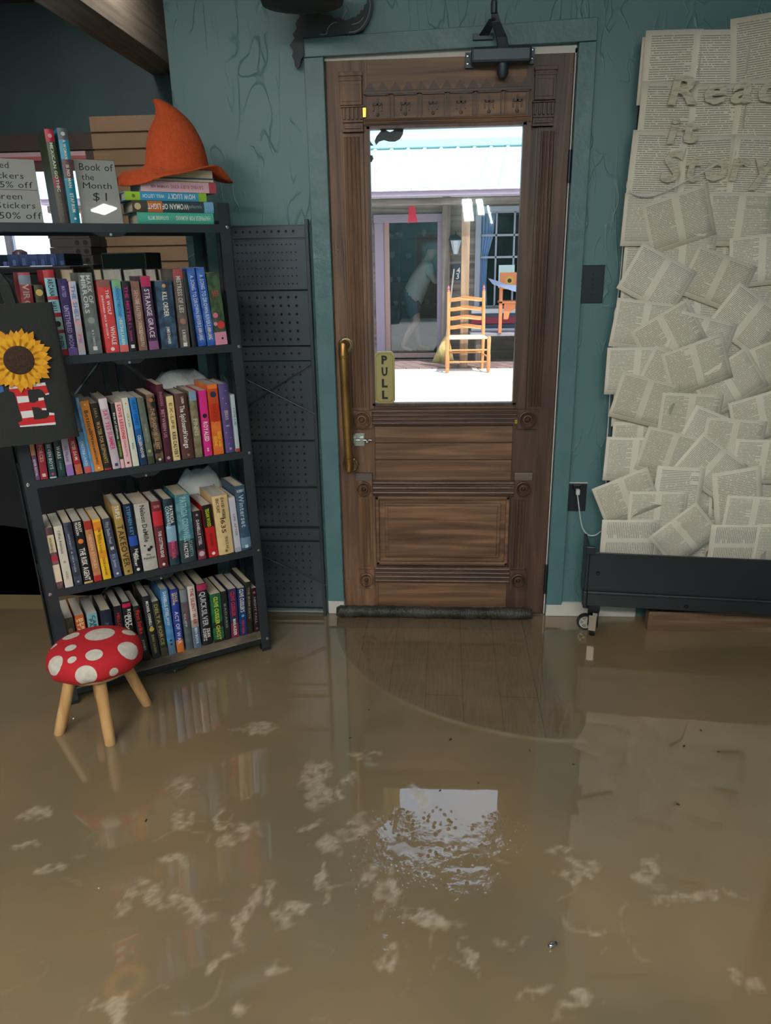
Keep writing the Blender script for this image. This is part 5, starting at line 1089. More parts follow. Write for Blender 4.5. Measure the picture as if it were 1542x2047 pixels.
for f in (onZ(118, 1466), onZ(221, 1487), onZ(295, 1407), Vector((-1.115, -.665, 0))):
    f = Vector((f.x, f.y, -.004)); tp = Vector((sc0.x+(f.x-sc0.x)*.52, sc0.y+(f.y-sc0.y)*.55, .213)); d = (tp-f).normalized()
    B().tube([f, f+d*.004, f+d*.05, tp], [.0145, .0165, .0175, .0180], 18).build('leg', PINE, stl, smooth='auto')
# ================================================================ FOLDED PERFORATED SHELF
PEG = mat('perforated_metal', '#434a51', .33, .35, c2='#3c434a', scale=4)
fs_ = thing('folded_shelf', 'black perforated metal folding shelf leaning flat against the teal wall', 'folding shelf', xf((-.585, -.03, 0)))
XA, XB = -.742, -.438
def perf(z0, z1, nx, nz, r, y=-.030, mx=.018, x0=XA, x1=XB, staggered=False):
    b = B(); cx0, cx1 = x0+mx, x1-mx-.012; pz = min((z1-z0)/nz, (cx1-cx0)/nx*1.0) if nz > 1 else (z1-z0); hz0 = (z0+z1)/2-pz*nz/2
    pz = (z1-z0-.012)/nz if nz > 1 else (z1-z0)*.8; hz0 = z0+((z1-z0)-pz*nz)/2; px_ = (cx1-cx0)/nx
    b.box((x0, y, z0), (cx0, y+.0015, z1)); b.box((cx1, y, z0), (x1, y+.0015, z1)); b.box((cx0, y, z0), (cx1, y+.0015, hz0)); b.box((cx0, y, hz0+pz*nz), (cx1, y+.0015, z1))
    vs = []; fc = []
    for i in range(nx):
        for j in range(nz):
            a0 = cx0+i*px_; c0_ = hz0+j*pz; cx = a0+px_/2; cz = c0_+pz/2; k0 = len(vs)
            sq = [(a0+px_, cz), (a0+px_, c0_+pz), (cx, c0_+pz), (a0, c0_+pz), (a0, cz), (a0, c0_), (cx, c0_), (a0+px_, c0_)]
            vs += [Vector((p[0], y, p[1])) for p in sq]+[Vector((cx+r*math.cos(k*math.pi/4), y, cz+r*math.sin(k*math.pi/4))) for k in range(8)]+[Vector((cx+r*math.cos(k*math.pi/4), y+.0015, cz+r*math.sin(k*math.pi/4))) for k in range(8)]
            for k in range(8): k2 = (k+1) % 8; fc.append((k0+k, k0+k2, k0+8+k2, k0+8+k)); fc.append((k0+8+k, k0+8+k2, k0+16+k2, k0+16+k))
    b.add(vs, fc)
    b.box((x0, y-.004, z1-.0035), (x1, y+.002, z1)); b.box((x0, y-.003, z0), (x1, y+.002, z0+.003))
    return b.build('perforated_panel', PEG, fs_, fix=False)
perf(1.470, 1.513, 10, 1, .0050)
perf(1.296, 1.468, 16, 6, .0030); perf(1.100, 1.290, 9, 6, .0052, y=-.033)
perf(1.045, 1.094, 9, 1, .0050); perf(.745, 1.041, 9, 10, .0050); perf(.560, .738, 9, 6, .0048, y=-.033); perf(.394, .552, 9, 5, .0048); perf(.334, .384, 9, 1, .0042); perf(.040, .328, 9, 9, .0045, y=-.032)
B().box((XA, -.024, .03), (XB, -.022, 1.51)).build('hole_shade_sheet', mat('peg_shadow_sheet', '#15181b', .7), fs_)  # added dark sheet, painted as the shade seen through the holes
for x in (XB, XA-.012): B().box((x, -.040, .0), (x+.012, -.012, 1.53)).build('upright', BLACK, fs_, bevel=.001)
B().box((XA, -.040, .018), (XB, -.034, .026)).build('bottom_bar', mat('wet_bar', '#8c8a80', .3), fs_)
for (a, c) in (((484, 755), (630, 828)), ((493, 812), (622, 728)), ((525, 1112), (652, 1170))):
    p = onY(*a, -.042); q = onY(*c, -.042); B().tube([p, q], .0022, 8).build('brace_rod', BLACK, fs_, smooth='auto')
# ================================================================ BLACK DRAPED RACK and things on it
DRAPE = mat('black_drape', '#16191c', .85, bump=.3, bscale=5)
rk = thing('draped_table', 'tall black cloth-covered display table behind the bookcase', 'table', xf((-1.9, .4, 0)))
b = B(); rg = []
for z in (.33, .6, 1.0, 1.35, 1.36):
    ring = []
    for k in range(120):
        f_ = k/120*4; s_ = int(f_); u = f_-s_; x0, x1, y0, y1 = -2.8, -1.0, .12, .72
        p = [(x0+(x1-x0)*u, y0), (x1, y0+(y1-y0)*u), (x1-(x1-x0)*u, y1), (x0, y1-(y1-y0)*u)][s_]; amp = .02*(1.36-z)
        ring.append(Vector((p[0]+amp*math.sin(k*1.9)*(s_ in (1, 3)), p[1]+amp*math.sin(k*1.3)*(s_ in (0, 2)), z)))
    rg.append(ring)
b.loft(rg, cap0=False).build('cloth', DRAPE, rk, smooth='auto')
b = B().box((-2.78, .14, 1.33), (-1.02, .70, 1.345)).build('tabletop', DARKIN, rk)
for (x, y) in ((-2.72, .2), (-1.08, .2), (-2.72, .64), (-1.08, .64)): B().box((x-.02, y-.02, -.004), (x+.02, y+.02, 1.33)).build('leg', BLACKD, rk)
RT = 1.3605
# clear organiser on a black tray
ax = onY(10, 520, .24).x; bx2 = onY(142, 520, .24).x
tz0 = RT
ty = tag(B().box((ax-.05, .18, tz0), (bx2+.02, .36, tz0+.030)).build('tray', mat('tray_black', '#1c1e22', .4), bevel=.006), 'black tray holding the clear compartment box behind the bookcase', 'tray')
og = thing('organizer_box', 'clear plastic compartment box on the black tray behind the shelves', 'box', xf(((ax+bx2)/2, .26, tz0+.031)))
PLC = mat('cloudy_plastic', '#a8b8e0', .2); b = B(); z0_, z1_ = tz0+.031, tz0+.075
for (p, q) in (((ax, .19, z0_), (bx2, .193, z1_)), ((ax, .34, z0_), (bx2, .343, z1_)), ((ax, .19, z0_), (bx2, .343, z0_+.002)), ((ax, .19, z0_), (ax+.002, .343, z1_)), ((bx2-.002, .19, z0_), (bx2, .343, z1_))): b.box(p, q)
b.build('shell', glass('clear_box', (.82, .88, 1, 1), 3.0), og)
for i in range(1, 7): x = ax+(bx2-ax)*i/7; B().box((x, .193, z0_), (x+.0015, .34, z1_)).build('divider', PLC, og)
for i in range(7): x = ax+(bx2-ax)*(i+.2)/7; B().box((x, .21, z0_+.002), (x+.014, .31, z0_+.018+.006*(i % 3))).build('trinket', mat('lilac_paper', '#b8bce0', .6), og)
# three glowing panes added behind the photographer to mirror in the door glass
wl = thing('added_glow_panes', 'three unseen glowing panes added behind the viewer to mirror in the door glass', 'lamp', xf((.5, -5.68, 1.75)))
PANE = bpy.data.materials.new('glow_pane'); PANE.use_nodes = True; _p = PANE.node_tree.nodes['Principled BSDF']; _p.inputs['Emission Color'].default_value = (.95, .98, 1, 1); _p.inputs['Emission Strength'].default_value = 45
for (xa, xb, za, zb2, sk_) in ((.334, .459, 1.785, 1.993, .03), (.48, .573, 1.842, 1.99, .03), (.597, .66, 1.752, 1.929, .05)):
    hx = B().hexa([Vector((xa+sk_, -5.68, za)), Vector((xb, -5.68, za)), Vector((xb, -5.70, za)), Vector((xa+sk_, -5.70, za))], [Vector((xa, -5.68, zb2)), Vector((xb-sk_, -5.68, zb2)), Vector((xb-sk_, -5.70, zb2)), Vector((xa, -5.70, zb2))]).build('glow_pane', PANE, wl)
# stacked printed cartons
ca = onY(112, 520, .44).x; cb2 = onY(193, 520, .44).x
for i in range(5):
    z0 = RT+i*.034+.0003*i
    o = thing('carton', f"dark flat carton with round black emblems behind the bookcase, {['lowest', 'second from bottom', 'middle one', 'second from top', 'topmost'][i]} of the stack", 'box', xf(((ca+cb2)/2, .46, z0)), 'stacked dark cartons')
    B().box((ca+.004*(i % 2), .40, z0), (cb2+.004*(i % 2), .56, z0+.0335)).build('body', mat('carton_grey', '#4d4744', .7, c2='#57504c', scale=12), o, bevel=.001)
    b = B()
    for x in (cb2-.055, cb2-.02): b.lathe([(.010, 0), (.010, .001), (.0005, .001)], Matrix.Translation((x, .40, z0+.017)) @ Matrix.Rotation(math.pi/2, 4, 'X'), 12)
    b.build('emblem', INK, o)
ga = onY(215, 530, .3).x; gb = onY(302, 530, .3).x
gx = thing('display_case', 'small dark green glass case standing behind the second shelf books', 'case', xf(((ga+gb)/2, .35, RT)))
GRN = mat('green_metal', '#3a463e', .4, .3); b = B(); z1_ = RT+.075
for x in (ga, gb-.004):
    for y in (.25, .42): b.box((x, y, RT), (x+.004, y+.004, z1_))
for z in (RT, z1_-.004):
    b.box((ga, .25, z), (gb, .254, z+.004)).box((ga, .42, z), (gb, .424, z+.004)).box((ga, .25, z), (ga+.004, .424, z+.004)).box((gb-.004, .25, z), (gb, .424, z+.004))
b.build('frame', GRN, gx); B().box((ga+.004, .254, RT+.004), (gb-.004, .42, z1_-.004)).build('glass_block', mat('dark_green_glass', '#1c2622', .1), gx)
o = B().lathe([(.03, 0), (.035, .05), (.03, .09), (.01, .10)], Matrix.Translation((onY(35, 480, .5).x, .5, RT)), 16).build('candle_jar', mat('rose_jar', '#6a5560', .3), smooth='auto'); tag(o, 'small dusky rose jar behind the clear compartment box', 'jar')
# ================================================================ PAGE-COVERED BOARD
def page_mat(key, cols, tint):
    m = bpy.data.materials.new(key); m.use_nodes = True; nt = m.node_tree; p = nt.nodes['Principled BSDF']
    uv = N(nt, 'UVMap'); sp_ = N(nt, 'SeparateXYZ'); nt.links.new(uv.outputs[0], sp_.inputs[0]); u, v = sp_.outputs['X'], sp_.outputs['Y']
    oi = N(nt, 'ObjectInfo')
    nl = 33.0; vv = math_n(nt, 'MULTIPLY', v, nl); fr = math_n(nt, 'FRACT', vv); ln = math_n(nt, 'FLOOR', vv)
    inline = math_n(nt, 'LESS_THAN', math_n(nt, 'ABSOLUTE', math_n(nt, 'SUBTRACT', fr, .5)), .21)
    uu = math_n(nt, 'FRACT', math_n(nt, 'MULTIPLY', u, float(cols)))
    mar = math_n(nt, 'MULTIPLY', math_n(nt, 'GREATER_THAN', uu, .11), math_n(nt, 'LESS_THAN', uu, .89))
    marv = math_n(nt, 'MULTIPLY', math_n(nt, 'GREATER_THAN', v, .09), math_n(nt, 'LESS_THAN', v, .93))
    cb_ = N(nt, 'CombineXYZ'); nt.links.new(math_n(nt, 'MULTIPLY', u, 62.0*cols), cb_.inputs[0]); nt.links.new(math_n(nt, 'MULTIPLY', ln, 7.31), cb_.inputs[1]); nt.links.new(math_n(nt, 'MULTIPLY', oi.outputs['Random'], 97.0), cb_.inputs[2])
    nz = N(nt, 'TexNoise'); nz.inputs['Scale'].default_value = .55; nz.inputs['Detail'].default_value = 1; nt.links.new(cb_.outputs[0], nz.inputs[0])
    wd = math_n(nt, 'GREATER_THAN', nz.outputs[0], .36)
    # ragged paragraph ends
    cb2_ = N(nt, 'CombineXYZ'); nt.links.new(math_n(nt, 'MULTIPLY', ln, 3.7), cb2_.inputs[0]); nt.links.new(math_n(nt, 'MULTIPLY', oi.outputs['Random'], 31.0), cb2_.inputs[1])
    n2 = N(nt, 'TexNoise'); n2.inputs['Scale'].default_value = 1.3; nt.links.new(cb2_.outputs[0], n2.inputs[0])
    para = math_n(nt, 'LESS_THAN', uu, math_n(nt, 'ADD', .72, math_n(nt, 'MULTIPLY', math_n(nt, 'LESS_THAN', n2.outputs[0], .60), .3)))
    ink = math_n(nt, 'MULTIPLY', math_n(nt, 'MULTIPLY', inline, mar), math_n(nt, 'MULTIPLY', math_n(nt, 'MULTIPLY', marv, wd), para))
    tn = mixc(nt, oi.outputs['Random'], lin(tint), lin('#dad4c3'))
    nt.links.new(mixc(nt, math_n(nt, 'MULTIPLY', ink, .62), tn, lin('#4a4640')), p.inputs['Base Color']); p.inputs['Roughness'].default_value = .8
    return m
PGS = page_mat('printed_spread', 2, '#e6e1d3'); PGO = page_mat('printed_page', 1, '#e6e1d3')
YB = -.070
bd_ = tag(B().box((.672, -.062, .17), (2.05, -.035, 2.02)).build('display_board', mat('board_black', '#20262a', .7), bevel=.002), 'tall black board covered with pasted book pages right of the door', 'board')
def page(cx, cz, ang, w_, h, y, spread, lab, curl=.004):
    nx, nz = 7, 5; vs = []; uvs = []
    for j in range(nz):
        for i in range(nx):
            u, v = i/(nx-1), j/(nz-1); x = (u-.5)*w_; z = (v-.5)*h
            e = max(abs(u-.5)*2, abs(v-.5)*2); yy = -curl*max(0, e-.7)/.3*(.5+.5*math.sin(u*5+v*7+cx*40)); vs.append((x, yy, z)); uvs.append((u, v))
    fs = [(j*nx+i, j*nx+i+1, (j+1)*nx+i+1, (j+1)*nx+i) for j in range(nz-1) for i in range(nx-1)]
    me = bpy.data.meshes.new('book_page'); me.from_pydata(vs, [], fs); ul = me.uv_layers.new(name='UVMap')
    for lp in me.loops: ul.data[lp.index].uv = uvs[lp.vertex_index]
    me.materials.append(PGS if spread else PGO); o = bpy.data.objects.new('book_page', me); COL.objects.link(o)
    me.polygons.foreach_set('use_smooth', [True]*len(me.polygons))
    o.location = (cx, y, cz); o.rotation_euler = (0, ang, 0); _reg(o, xf((cx, y, cz)))
    md = o.modifiers.new('s', 'SOLIDIFY'); md.thickness = .0003
    return tag(o, lab, 'book page', 'book pages pasted on the board')
rnd = random.Random(11)
# (px, py, turn, spread?) for the sheets that can be told apart; px width of a page ~ 100
SP = [
 (1340, 140, .00, 0, 'upright page at the top left corner of the board'), (1435, 140, .02, 0, 'upright page second along the top edge'), (1515, 110, -.12, 0, 'tilted page at the top right, highest of all'),
 (1330, 240, .03, 0, 'upright page on the left edge under the corner page'), (1430, 245, .0, 0, 'page in the middle under the raised letters'), (1520, 235, .03, 0, 'page at the right frame edge beside the raised letters'),
 (1310, 335, .04, 0, 'page on the left edge just above the white cable loop'), (1410, 345, -.02, 0, 'page under the lowest raised letter line'), (1510, 345, .05, 0, 'page at right below the raised letters'),
 (1475, 440, .03, 1, 'wide sheet right of the tilted double page under the cable'), (1308, 440, .02, 1, 'sheet on the left edge behind the tilted double page'),
 (1520, 520, -.1, 1, 'sheet at the right frame edge level with the black switch plate'),
 (1360, 520, .0, 1, 'level sheet half covered below the tilted double page'),
 (1355, 440, -.30, 1, 'double page tilted upward right with the cable sweeping above it'),
 (1430, 560, .35, 1, 'large sheet leaning down right of the switch plate height'),
 (1310, 560, .48, 1, 'double page turned steeply clockwise near the left edge, level with the switch plate'),
 (1490, 640, .6, 1, 'steeply turned double page at the right, dim and grey'),
 (1285, 650, .12, 1, 'sheet on the left edge beside the cable switch'),
 (1395, 680, .25, 1, 'page leaning clockwise with narrow lines in the centre'),
 (1335, 670, -.55, 1, 'double page turned steeply anticlockwise beside the cable switch'),
 (1510, 740, -.4, 1, 'sheet turned anticlockwise at the right edge below the steep one'),
 (1270, 740, .0, 1, 'level sheet on the left edge just below the switch'),
 (1340, 755, .38, 1, 'page leaning clockwise right of the level left-edge sheet'),
 (1455, 765, -.62, 1, 'double page turned steeply anticlockwise in the middle right'),
 (1390, 730, -.35, 1, 'small tilted page peeking between two steep double pages'),
 (1520, 830, -.3, 1, 'broad tilted sheet at the right frame edge at mid height'),
 (1285, 800, .25, 1, 'sheet leaning clockwise above the lower left level sheet'),
 (1375, 830, .05, 1, 'nearly level sheet in the centre at mid height'),
 (1420, 870, .38, 1, 'sheet leaning clockwise right of centre at mid height'),
 (1265, 915, .02, 1, 'level sheet on the left edge above the fanned lower corner sheet'),
 (1460, 880, .08, 1, 'level sheet beside the steep lower double page'),
 (1335, 905, .24, 1, 'sheet leaning clockwise right of the lower left level sheet'),
 (1520, 920, .03, 1, 'level grey sheet at the right frame edge, lower half'),
 (1415, 930, .62, 1, 'double page turned steeply clockwise low on the board'),
 (1350, 985, .05, 0, 'single page low in the centre with short lines'), (1470, 990, -.18, 0, 'single page leaning anticlockwise low right'),
 (1250, 990, -.42, 1, 'sheet fanning out left over the black frame, tilted anticlockwise'),
 (1310, 1020, .0, 1, 'level sheet just above the bottom row'), (1500, 1030, .05, 1, 'level sheet at the right above the bottom row'),
 (1255, 1075, .0, 2, 'bottom left sheet with lines running vertically'),
 (1365, 1065, -.72, 1, 'steep anticlockwise sheet in the bottom row'),
 (1470, 1085, .0, 2, 'bottom sheet with vertical lines right of the steep one'),
 (1560, 1085, .02, 1, 'bottom sheet cut by the right frame edge')]
L0 = 0
# an underlying course of sheets so that the board is covered
i = 0
rows = ['first', 'second', 'third', 'fourth', 'fifth', 'sixth', 'seventh', 'eighth', 'ninth', 'tenth', 'eleventh']
for r in range(11):
    for c in range(5):
        px_ = [1343, 1342, 1330, 1316, 1306, 1297, 1290, 1282, 1276, 1270, 1262][r]+c*100; py_ = 142+r*94
        if c == 4 and False: continue
        p = onY(px_, py_, YB); a = rnd.uniform(-.12, .12) if c else .01
        page(p.x+(rnd.uniform(-.01, .01) if c else 0), p.z, a,   .20, .19, YB-.0002*i, True, f"underlying book page, {['first', 'second', 'third', 'fourth', 'fifth'][c]} from the left in the {rows[r]} row of the board", .0004); i += 1
base = YB-.0002*i-.001
for k, (px_, py_, ang, spd, lab) in enumerate(SP):
    p = onY(px_, py_, YB); 
    if spd == 1: w_, h = .215, .165
    elif spd == 0: w_, h = .175, .215
    else: w_, h = .165, .215; ang = ang+math.pi/2
    page(p.x, p.z, ang, w_, h, base-.0004*k, spd != 0, 'printed '+lab if len(lab.split()) < 15 else lab, .0007)
ytop = base-.0004*len(SP)-.001
# raised letters papered over
tb = B()
for (s, pxl, pyb, pyt, ln) in (('Read', 1335, 208, 150, .34), ('it', 1332, 285, 232, .12), ('Story', 1318, 362, 300, .36)):
    a = onY(pxl, pyb, ytop); h = onY(pxl, pyt, ytop).z-a.z
    text_b(tb, s, (a.x, ytop+.0012, a.z+h*.5), (1, 0, 0), (0, 0, 1), h, ln, bold=.03, maxasp=1.4, align='l', nrm=(0, -1, 0), thick=.003, shear=.15)
tag(tb.build('raised_lettering', mat('papered_letters', '#cdc6b3', .8, c2='#aba595', scale=260, stretch=(.15, 1, 1), lo=.5, hi=.62)), 'raised script letters papered over near the top of the page board', 'lettering')
# white cable with inline switch along the board edge
CAB = mat('white_cable', '#d5d6d4', .4)
cb = thing('light_cable', 'thin white cable running down the board edge to the wall outlet', 'cable', xf((.62, -.03, .5)))
def cpts(l): return [onY(x, y, yy) for x, y, yy in l]
def spline(pts, n=8):
    out = []
    for i in range(len(pts)-1):
        p0 = pts[max(i-1, 0)]; p1 = pts[i]; p2 = pts[i+1]; p3 = pts[min(i+2, len(pts)-1)]
        for k in range(n): t = k/n; out.append(.5*((2*p1)+(p2-p0)*t+(2*p0-5*p1+4*p2-p3)*t*t+(3*p1-p0-3*p2+p3)*t**3))
    return out+[pts[-1]]
yf = ytop-.004
B().tube(spline(cpts([(1440, 325, yf), (1390, 352, yf), (1340, 378, yf), (1300, 392, yf), (1268, 388, -.10), (1254, 376, -.07), (1256, 362, -.05), (1268, 358, -.05)])), .0022, 8).build('cord', CAB, cb, smooth=True)
B().tube(spline(cpts([(1262, 385, -.03), (1248, 470, -.03), (1242, 540, -.03), (1233, 620, -.03), (1228, 690, -.028), (1222, 760, -.028), (1217, 840, -.028), (1213, 900, -.028), (1212, 960, -.04), (1215, 1000, -.05)])), .0024, 8).build('cord', CAB, cb, smooth=True)
B().tube(spline(cpts([(1233, 617, -.032), (1232, 628, -.032), (1231, 640, -.032), (1230, 655, -.032), (1230, 663, -.032)])), [.003]+[.0062]*14+[.0062]*14+[.0062]*4, 10).build('inline_switch', CAB, cb, smooth=True) if False else B().tube(cpts([(1233, 615, -.034), (1232, 624, -.034), (1231, 650, -.034), (1230, 662, -.034)]), [.003, .0065, .0065, .003], 12).build('inline_switch', CAB, cb, smooth=True)
B().tube(spline(cpts([(1155, 990, -.036), (1157, 1005, -.040), (1160, 1030, -.040), (1165, 1055, -.040), (1176, 1069, -.042), (1190, 1070, -.05), (1202, 1062, -.06)])), .0024, 8).build('cord', CAB, cb, smooth=True)
a = onY(1155, 982, -.03); B().box((a.x-.007, -.046, a.z-.012), (a.x+.007, -.026, a.z+.010)).build('usb_plug', CAB, cb, bevel=.003)
# wall plates
PLK = mat('black_plate', '#23292f', .3)
def wallplate(px, name, lab, cat):
    x0, x1, z0, z1 = RX(*px); o = thing(name, lab, cat, xf(((x0+x1)/2, 0, z0))); B().box((x0, -.006, z0), (x1, -.0, z1)).build('plate', PLK, o, bevel=.002); return o, x0, x1, z0, z1
o, x0, x1, z0, z1 = wallplate((1162, 530, 1207, 606), 'switch_plate', 'black cover plate on the teal wall between door and page board', 'switch plate')
b = B(); xm = (x0+x1)/2
for z in (z0+.03, z0+.05, (z0+z1)/2, z1-.05, z1-.03): b.lathe([(.003, 0), (.002, .0015), (.0005, .0015)], Matrix.Translation((xm, -.006, z)) @ Matrix.Rotation(math.pi/2, 4, 'X'), 8)
b.build('screw', mat('dark_screw', '#2f3840', .4, .5), o)
o, x0, x1, z0, z1 = wallplate((1133, 966, 1172, 1021), 'wall_outlet', 'black wall outlet with white plug low beside the door', 'outlet')
B().box((x0-.004, -.0015, z0-.004), (x0, 0, z1+.004)).box((x0-.004, -.0015, z1), (x1+.003, 0, z1+.004)).build('paint_edge', WHITE, o)
B().box((a.x-.016, -.024, a.z+.004), (a.x+.012, -.006, a.z+.024)).build('charger', mat('charger_black', '#121417', .35), o, bevel=.003)
# ================================================================ BLACK WHEELED TROUGH under the board
UM = xf((.598, -.172, 0), -.105)
TM = mat('black_painted_metal', '#23292d', .38, .1, c2='#1f2529', scale=3)
un = thing('rolling_base', 'black wheeled metal base holding the page-covered board', 'rolling base', UM)
ub = lambda b, p, q: b.box(p, q, UM)
LN = 1.5
ub(B(), (0, 0, .185), (LN, .006, .345)).build('front_panel', TM, un, bevel=.002)
b = B(); ub(b, (0, -.010, .130), (LN, .0, .186)); ub(b, (0, -.012, .178), (LN, .006, .190)); b.build('bottom_rail', TM, un, bevel=.003)
ub(B(), (0, 0, .130), (LN, .13, .140)).build('tray_floor', TM, un); 
b = B(); ub(b, (-.012, -.004, .15), (.0, .13, .372)); ub(b, (-.016, -.014, .34), (.016, .0, .372)); ub(b, (-.016, -.014, .13), (0, .02, .19)); b.build('end_plate', TM, un, bevel=.003)
b = B()
for p in ((.035, -.001, .262), (.36, -.013, .150)): b.lathe([(.008, 0), (.006, .004), (.0005, .005)], UM @ Matrix.Translation(p) @ Matrix.Rotation(math.pi/2, 4, 'X'), 12)
b.build('bolt', mat('dark_bolt', '#2c3032', .35, .8), un, smooth='auto')
def caster(base, yaw, lab_first):
    R = .034; M = Matrix.Translation(base) @ Matrix.Rotation(yaw, 4, 'Z')
    wl = Matrix.Translation((0, 0, R)) @ Matrix.Rotation(math.pi/2, 4, 'X')
    tyre = B().lathe([(R*.74, -.010), (R*.95, -.010), (R, -.006), (R, .006), (R*.95, .010), (R*.74, .010), (R*.74, -.010)], M @ wl, 28).build('caster_wheel', mat('tyre_black', '#16181a', .5), un, smooth='auto')
    hbm = B(); hbm.lathe([(.001, -.011), (R*.22, -.011), (R*.22, .011), (.001, .011)], M @ wl, 12)
    for k in range(5):
        aa = k*2*math.pi/5; hbm.box((R*.1, -.0025, -.007), (R*.78, .0025, .007), M @ wl @ Matrix.Rotation(aa, 4, 'Z'))
    hbm.lathe([(R*.64, -.009), (R*.76, -.009), (R*.76, .009), (R*.64, .009), (R*.64, -.009)], M @ wl, 28); hbm.build('wheel_hub', mat('hub_cream', '#c8c6bc', .4), tyre, smooth='auto')
    fk = B(); fk.box((.006, -.017, R-.006), (.024, -.0135, .105), M); fk.box((.006, .0135, R-.006), (.024, .017, .105), M); fk.box((-.016, -.020, .100), (.026, .020, .132), M)
    fk.build('caster_fork', mat('caster_black', '#1e2022', .35, .6), un, bevel=.002)
    return M
c2_ = onZ(1187, 1262); c1_ = onZ(1167, 1245)
caster((c1_.x-.004, -.12, -.002), -.15, 0); M2 = caster((.632, -.165, -.002), 1.25, 1)
B().box((-.014, -.021, .035), (.014, -.0175, .098), M2 @ Matrix.Rotation(-math.pi/2, 4, 'Z') @ Matrix.Translation((0, -.016, 0))).build('fork_plate', mat('bare_steel', '#9a8f80', .35, .7), un, bevel=.001)
for x in (1.45,): caster(tuple(UM @ Vector((x, .06, -.002))), .3, 2)
# ================================================================ DRAGON SILHOUETTE over the door
DRG = mat('dragon_black', '#363b42', .6)
yd = -.012
dg = [(583, 88), (590, 78), (586, 70), (594, 60), (592, 48), (600, 36), (598, 24), (606, 20), (612, 24), (625, 25), (632, 30), (640, 27), (648, 32), (664, 32), (670, 38), (680, 36), (690, 43), (700, 40), (706, 36), (712, 36), (715, 30), (720, 30), (722, 22), (727, 22), (729, 12), (733, 10), (735, 0), (734, -14), (742, -30), (746, -30), (744, -10), (747, 8), (744, 28), (738, 45), (728, 60), (712, 69), (690, 70), (660, 74), (607, 78), (609, 112), (603, 120), (601, 133), (596, 139), (591, 134), (589, 122), (585, 114), (587, 104), (580, 92)]
dr2 = thing('dragon_cutout', 'dark dragon silhouette on the wall above the door corner', 'wall decoration', xf((onY(660, 60).x, -.02, onY(660, 60).z)))
def yp(l, y): return [wp(px_, py_, y) for px_, py_ in l]
B().prism(yp(dg, yd-.012), lambda a, c, d: Vector((a, d, c)), -.034, -.026).build('body', DRG, dr2)
lb = B()
for l in ([(640, 68), (652, 68), (655, 58), (660, 50), (668, 45), (673, 45)], [(697, 64), (712, 62), (725, 52), (735, 35), (740, 15), (739, -5)], [(704, 49), (718, 44), (727, 34)], [(684, 38), (688, 28), (694, 20)]):
    lb.tube(spline([Vector((wp(x, y, -.036)[0], -.0345, wp(x, y, -.036)[1])) for x, y in l], 5), .0013, 6)
lb.build('scored_line', mat('pale_line', '#8fa0a4', .6), dr2)
# dark object hanging just at the top edge of view
ho = thing('dark_hanging_thing', 'dark hanging thing at the top edge above the dragon', 'hanging ornament', xf((onY(600, 0, -.25).x, -.25, onY(600, 8, -.25).z)))
a = onY(520, 2, -.25); c = onY(690, 2, -.25)
B().loft([[Vector((a.x+(c.x-a.x)*(.5+.5*sx_*math.cos(t_)), -.25+.10*sx_*math.sin(t_), a.z-.012+h_)) for t_ in [2*math.pi*k/24 for k in range(24)]] for sx_, h_ in ((.6, -.006), (.95, 0), (1, .02), (.8, .10))]).build('body', mat('ornament_dark', '#2a3236', .6), ho, smooth=True)
B().tube([(ho.location.x, -.25, a.z+.08), (ho.location.x, -.25, 2.75)], .003, 6).build('cord', BLACKD, ho)
# ================================================================ FLOOD WATER
SILT=[(-1.053,-1.225,0.03,0.022,0),(-1.008,-1.33,0.038,0.013,0),(-0.919,-1.392,0.035,0.014,0),(-0.699,-1.092,0.017,0.058,0),(-0.651,-1.228,0.017,0.036,0),(-0.548,-0.816,0.063,0.031,0),(-0.313,-1.067,0.042,0.109,15),(-0.232,-1.071,0.015,0.058,-10),(-0.183,-0.928,0.042,0.024,10),(-0.031,-1.108,0.025,0.036,0),(-0.631,-1.357,0.047,0.016,-10),(-0.693,-1.488,0.021,0.031,0),(-0.544,-1.242,0.01,0.081,25),(-0.491,-1.267,0.028,0.031,0),(-0.594,-1.486,0.121,0.025,-22),(-0.412,-1.517,0.018,0.08,0),(-0.316,-1.513,0.029,0.032,0),(-0.249,-1.399,0.012,0.036,10),(-0.241,-1.3,0.04,0.033,0),(-0.149,-1.384,0.017,0.043,5),(0.035,-1.258,0.015,0.035,0),(-0.189,-1.228,0.039,0.045,0),(-0.431,-1.643,0.014,0.032,-15),(-0.309,-1.638,0.019,0.016,0),(-0.081,-1.61,0.025,0.026,0),(0.005,-1.516,0.077,0.012,-5),(0.172,-1.563,0.043,0.011,0),(0.37,-1.337,0.029,0.025,0),(0.34,-1.375,0.047,0.014,0),(0.212,-1.676,0.036,0.015,15),(0.287,-1.699,0.049,0.012,30),(0.337,-1.288,0.032,0.013,20),(0.525,-1.357,0.031,0.046,0),(0.609,-1.419,0.102,0.014,8),(0.352,-1.518,0.022,0.01,0),(0.638,-1.63,0.022,0.02,0),(-0.61,-1.749,0.016,0.04,20),(-0.651,-1.725,0.04,0.01,-10),(-0.368,-1.74,0.02,0.014,0),(-0.367,-1.46,0.012,0.043,0),(-0.239,-1.455,0.014,0.028,0),(-0.09,-1.42,0.023,0.044,0),(0.082,-1.597,0.008,0.042,0),(-0.309,-1.233,0.031,0.014,20)]
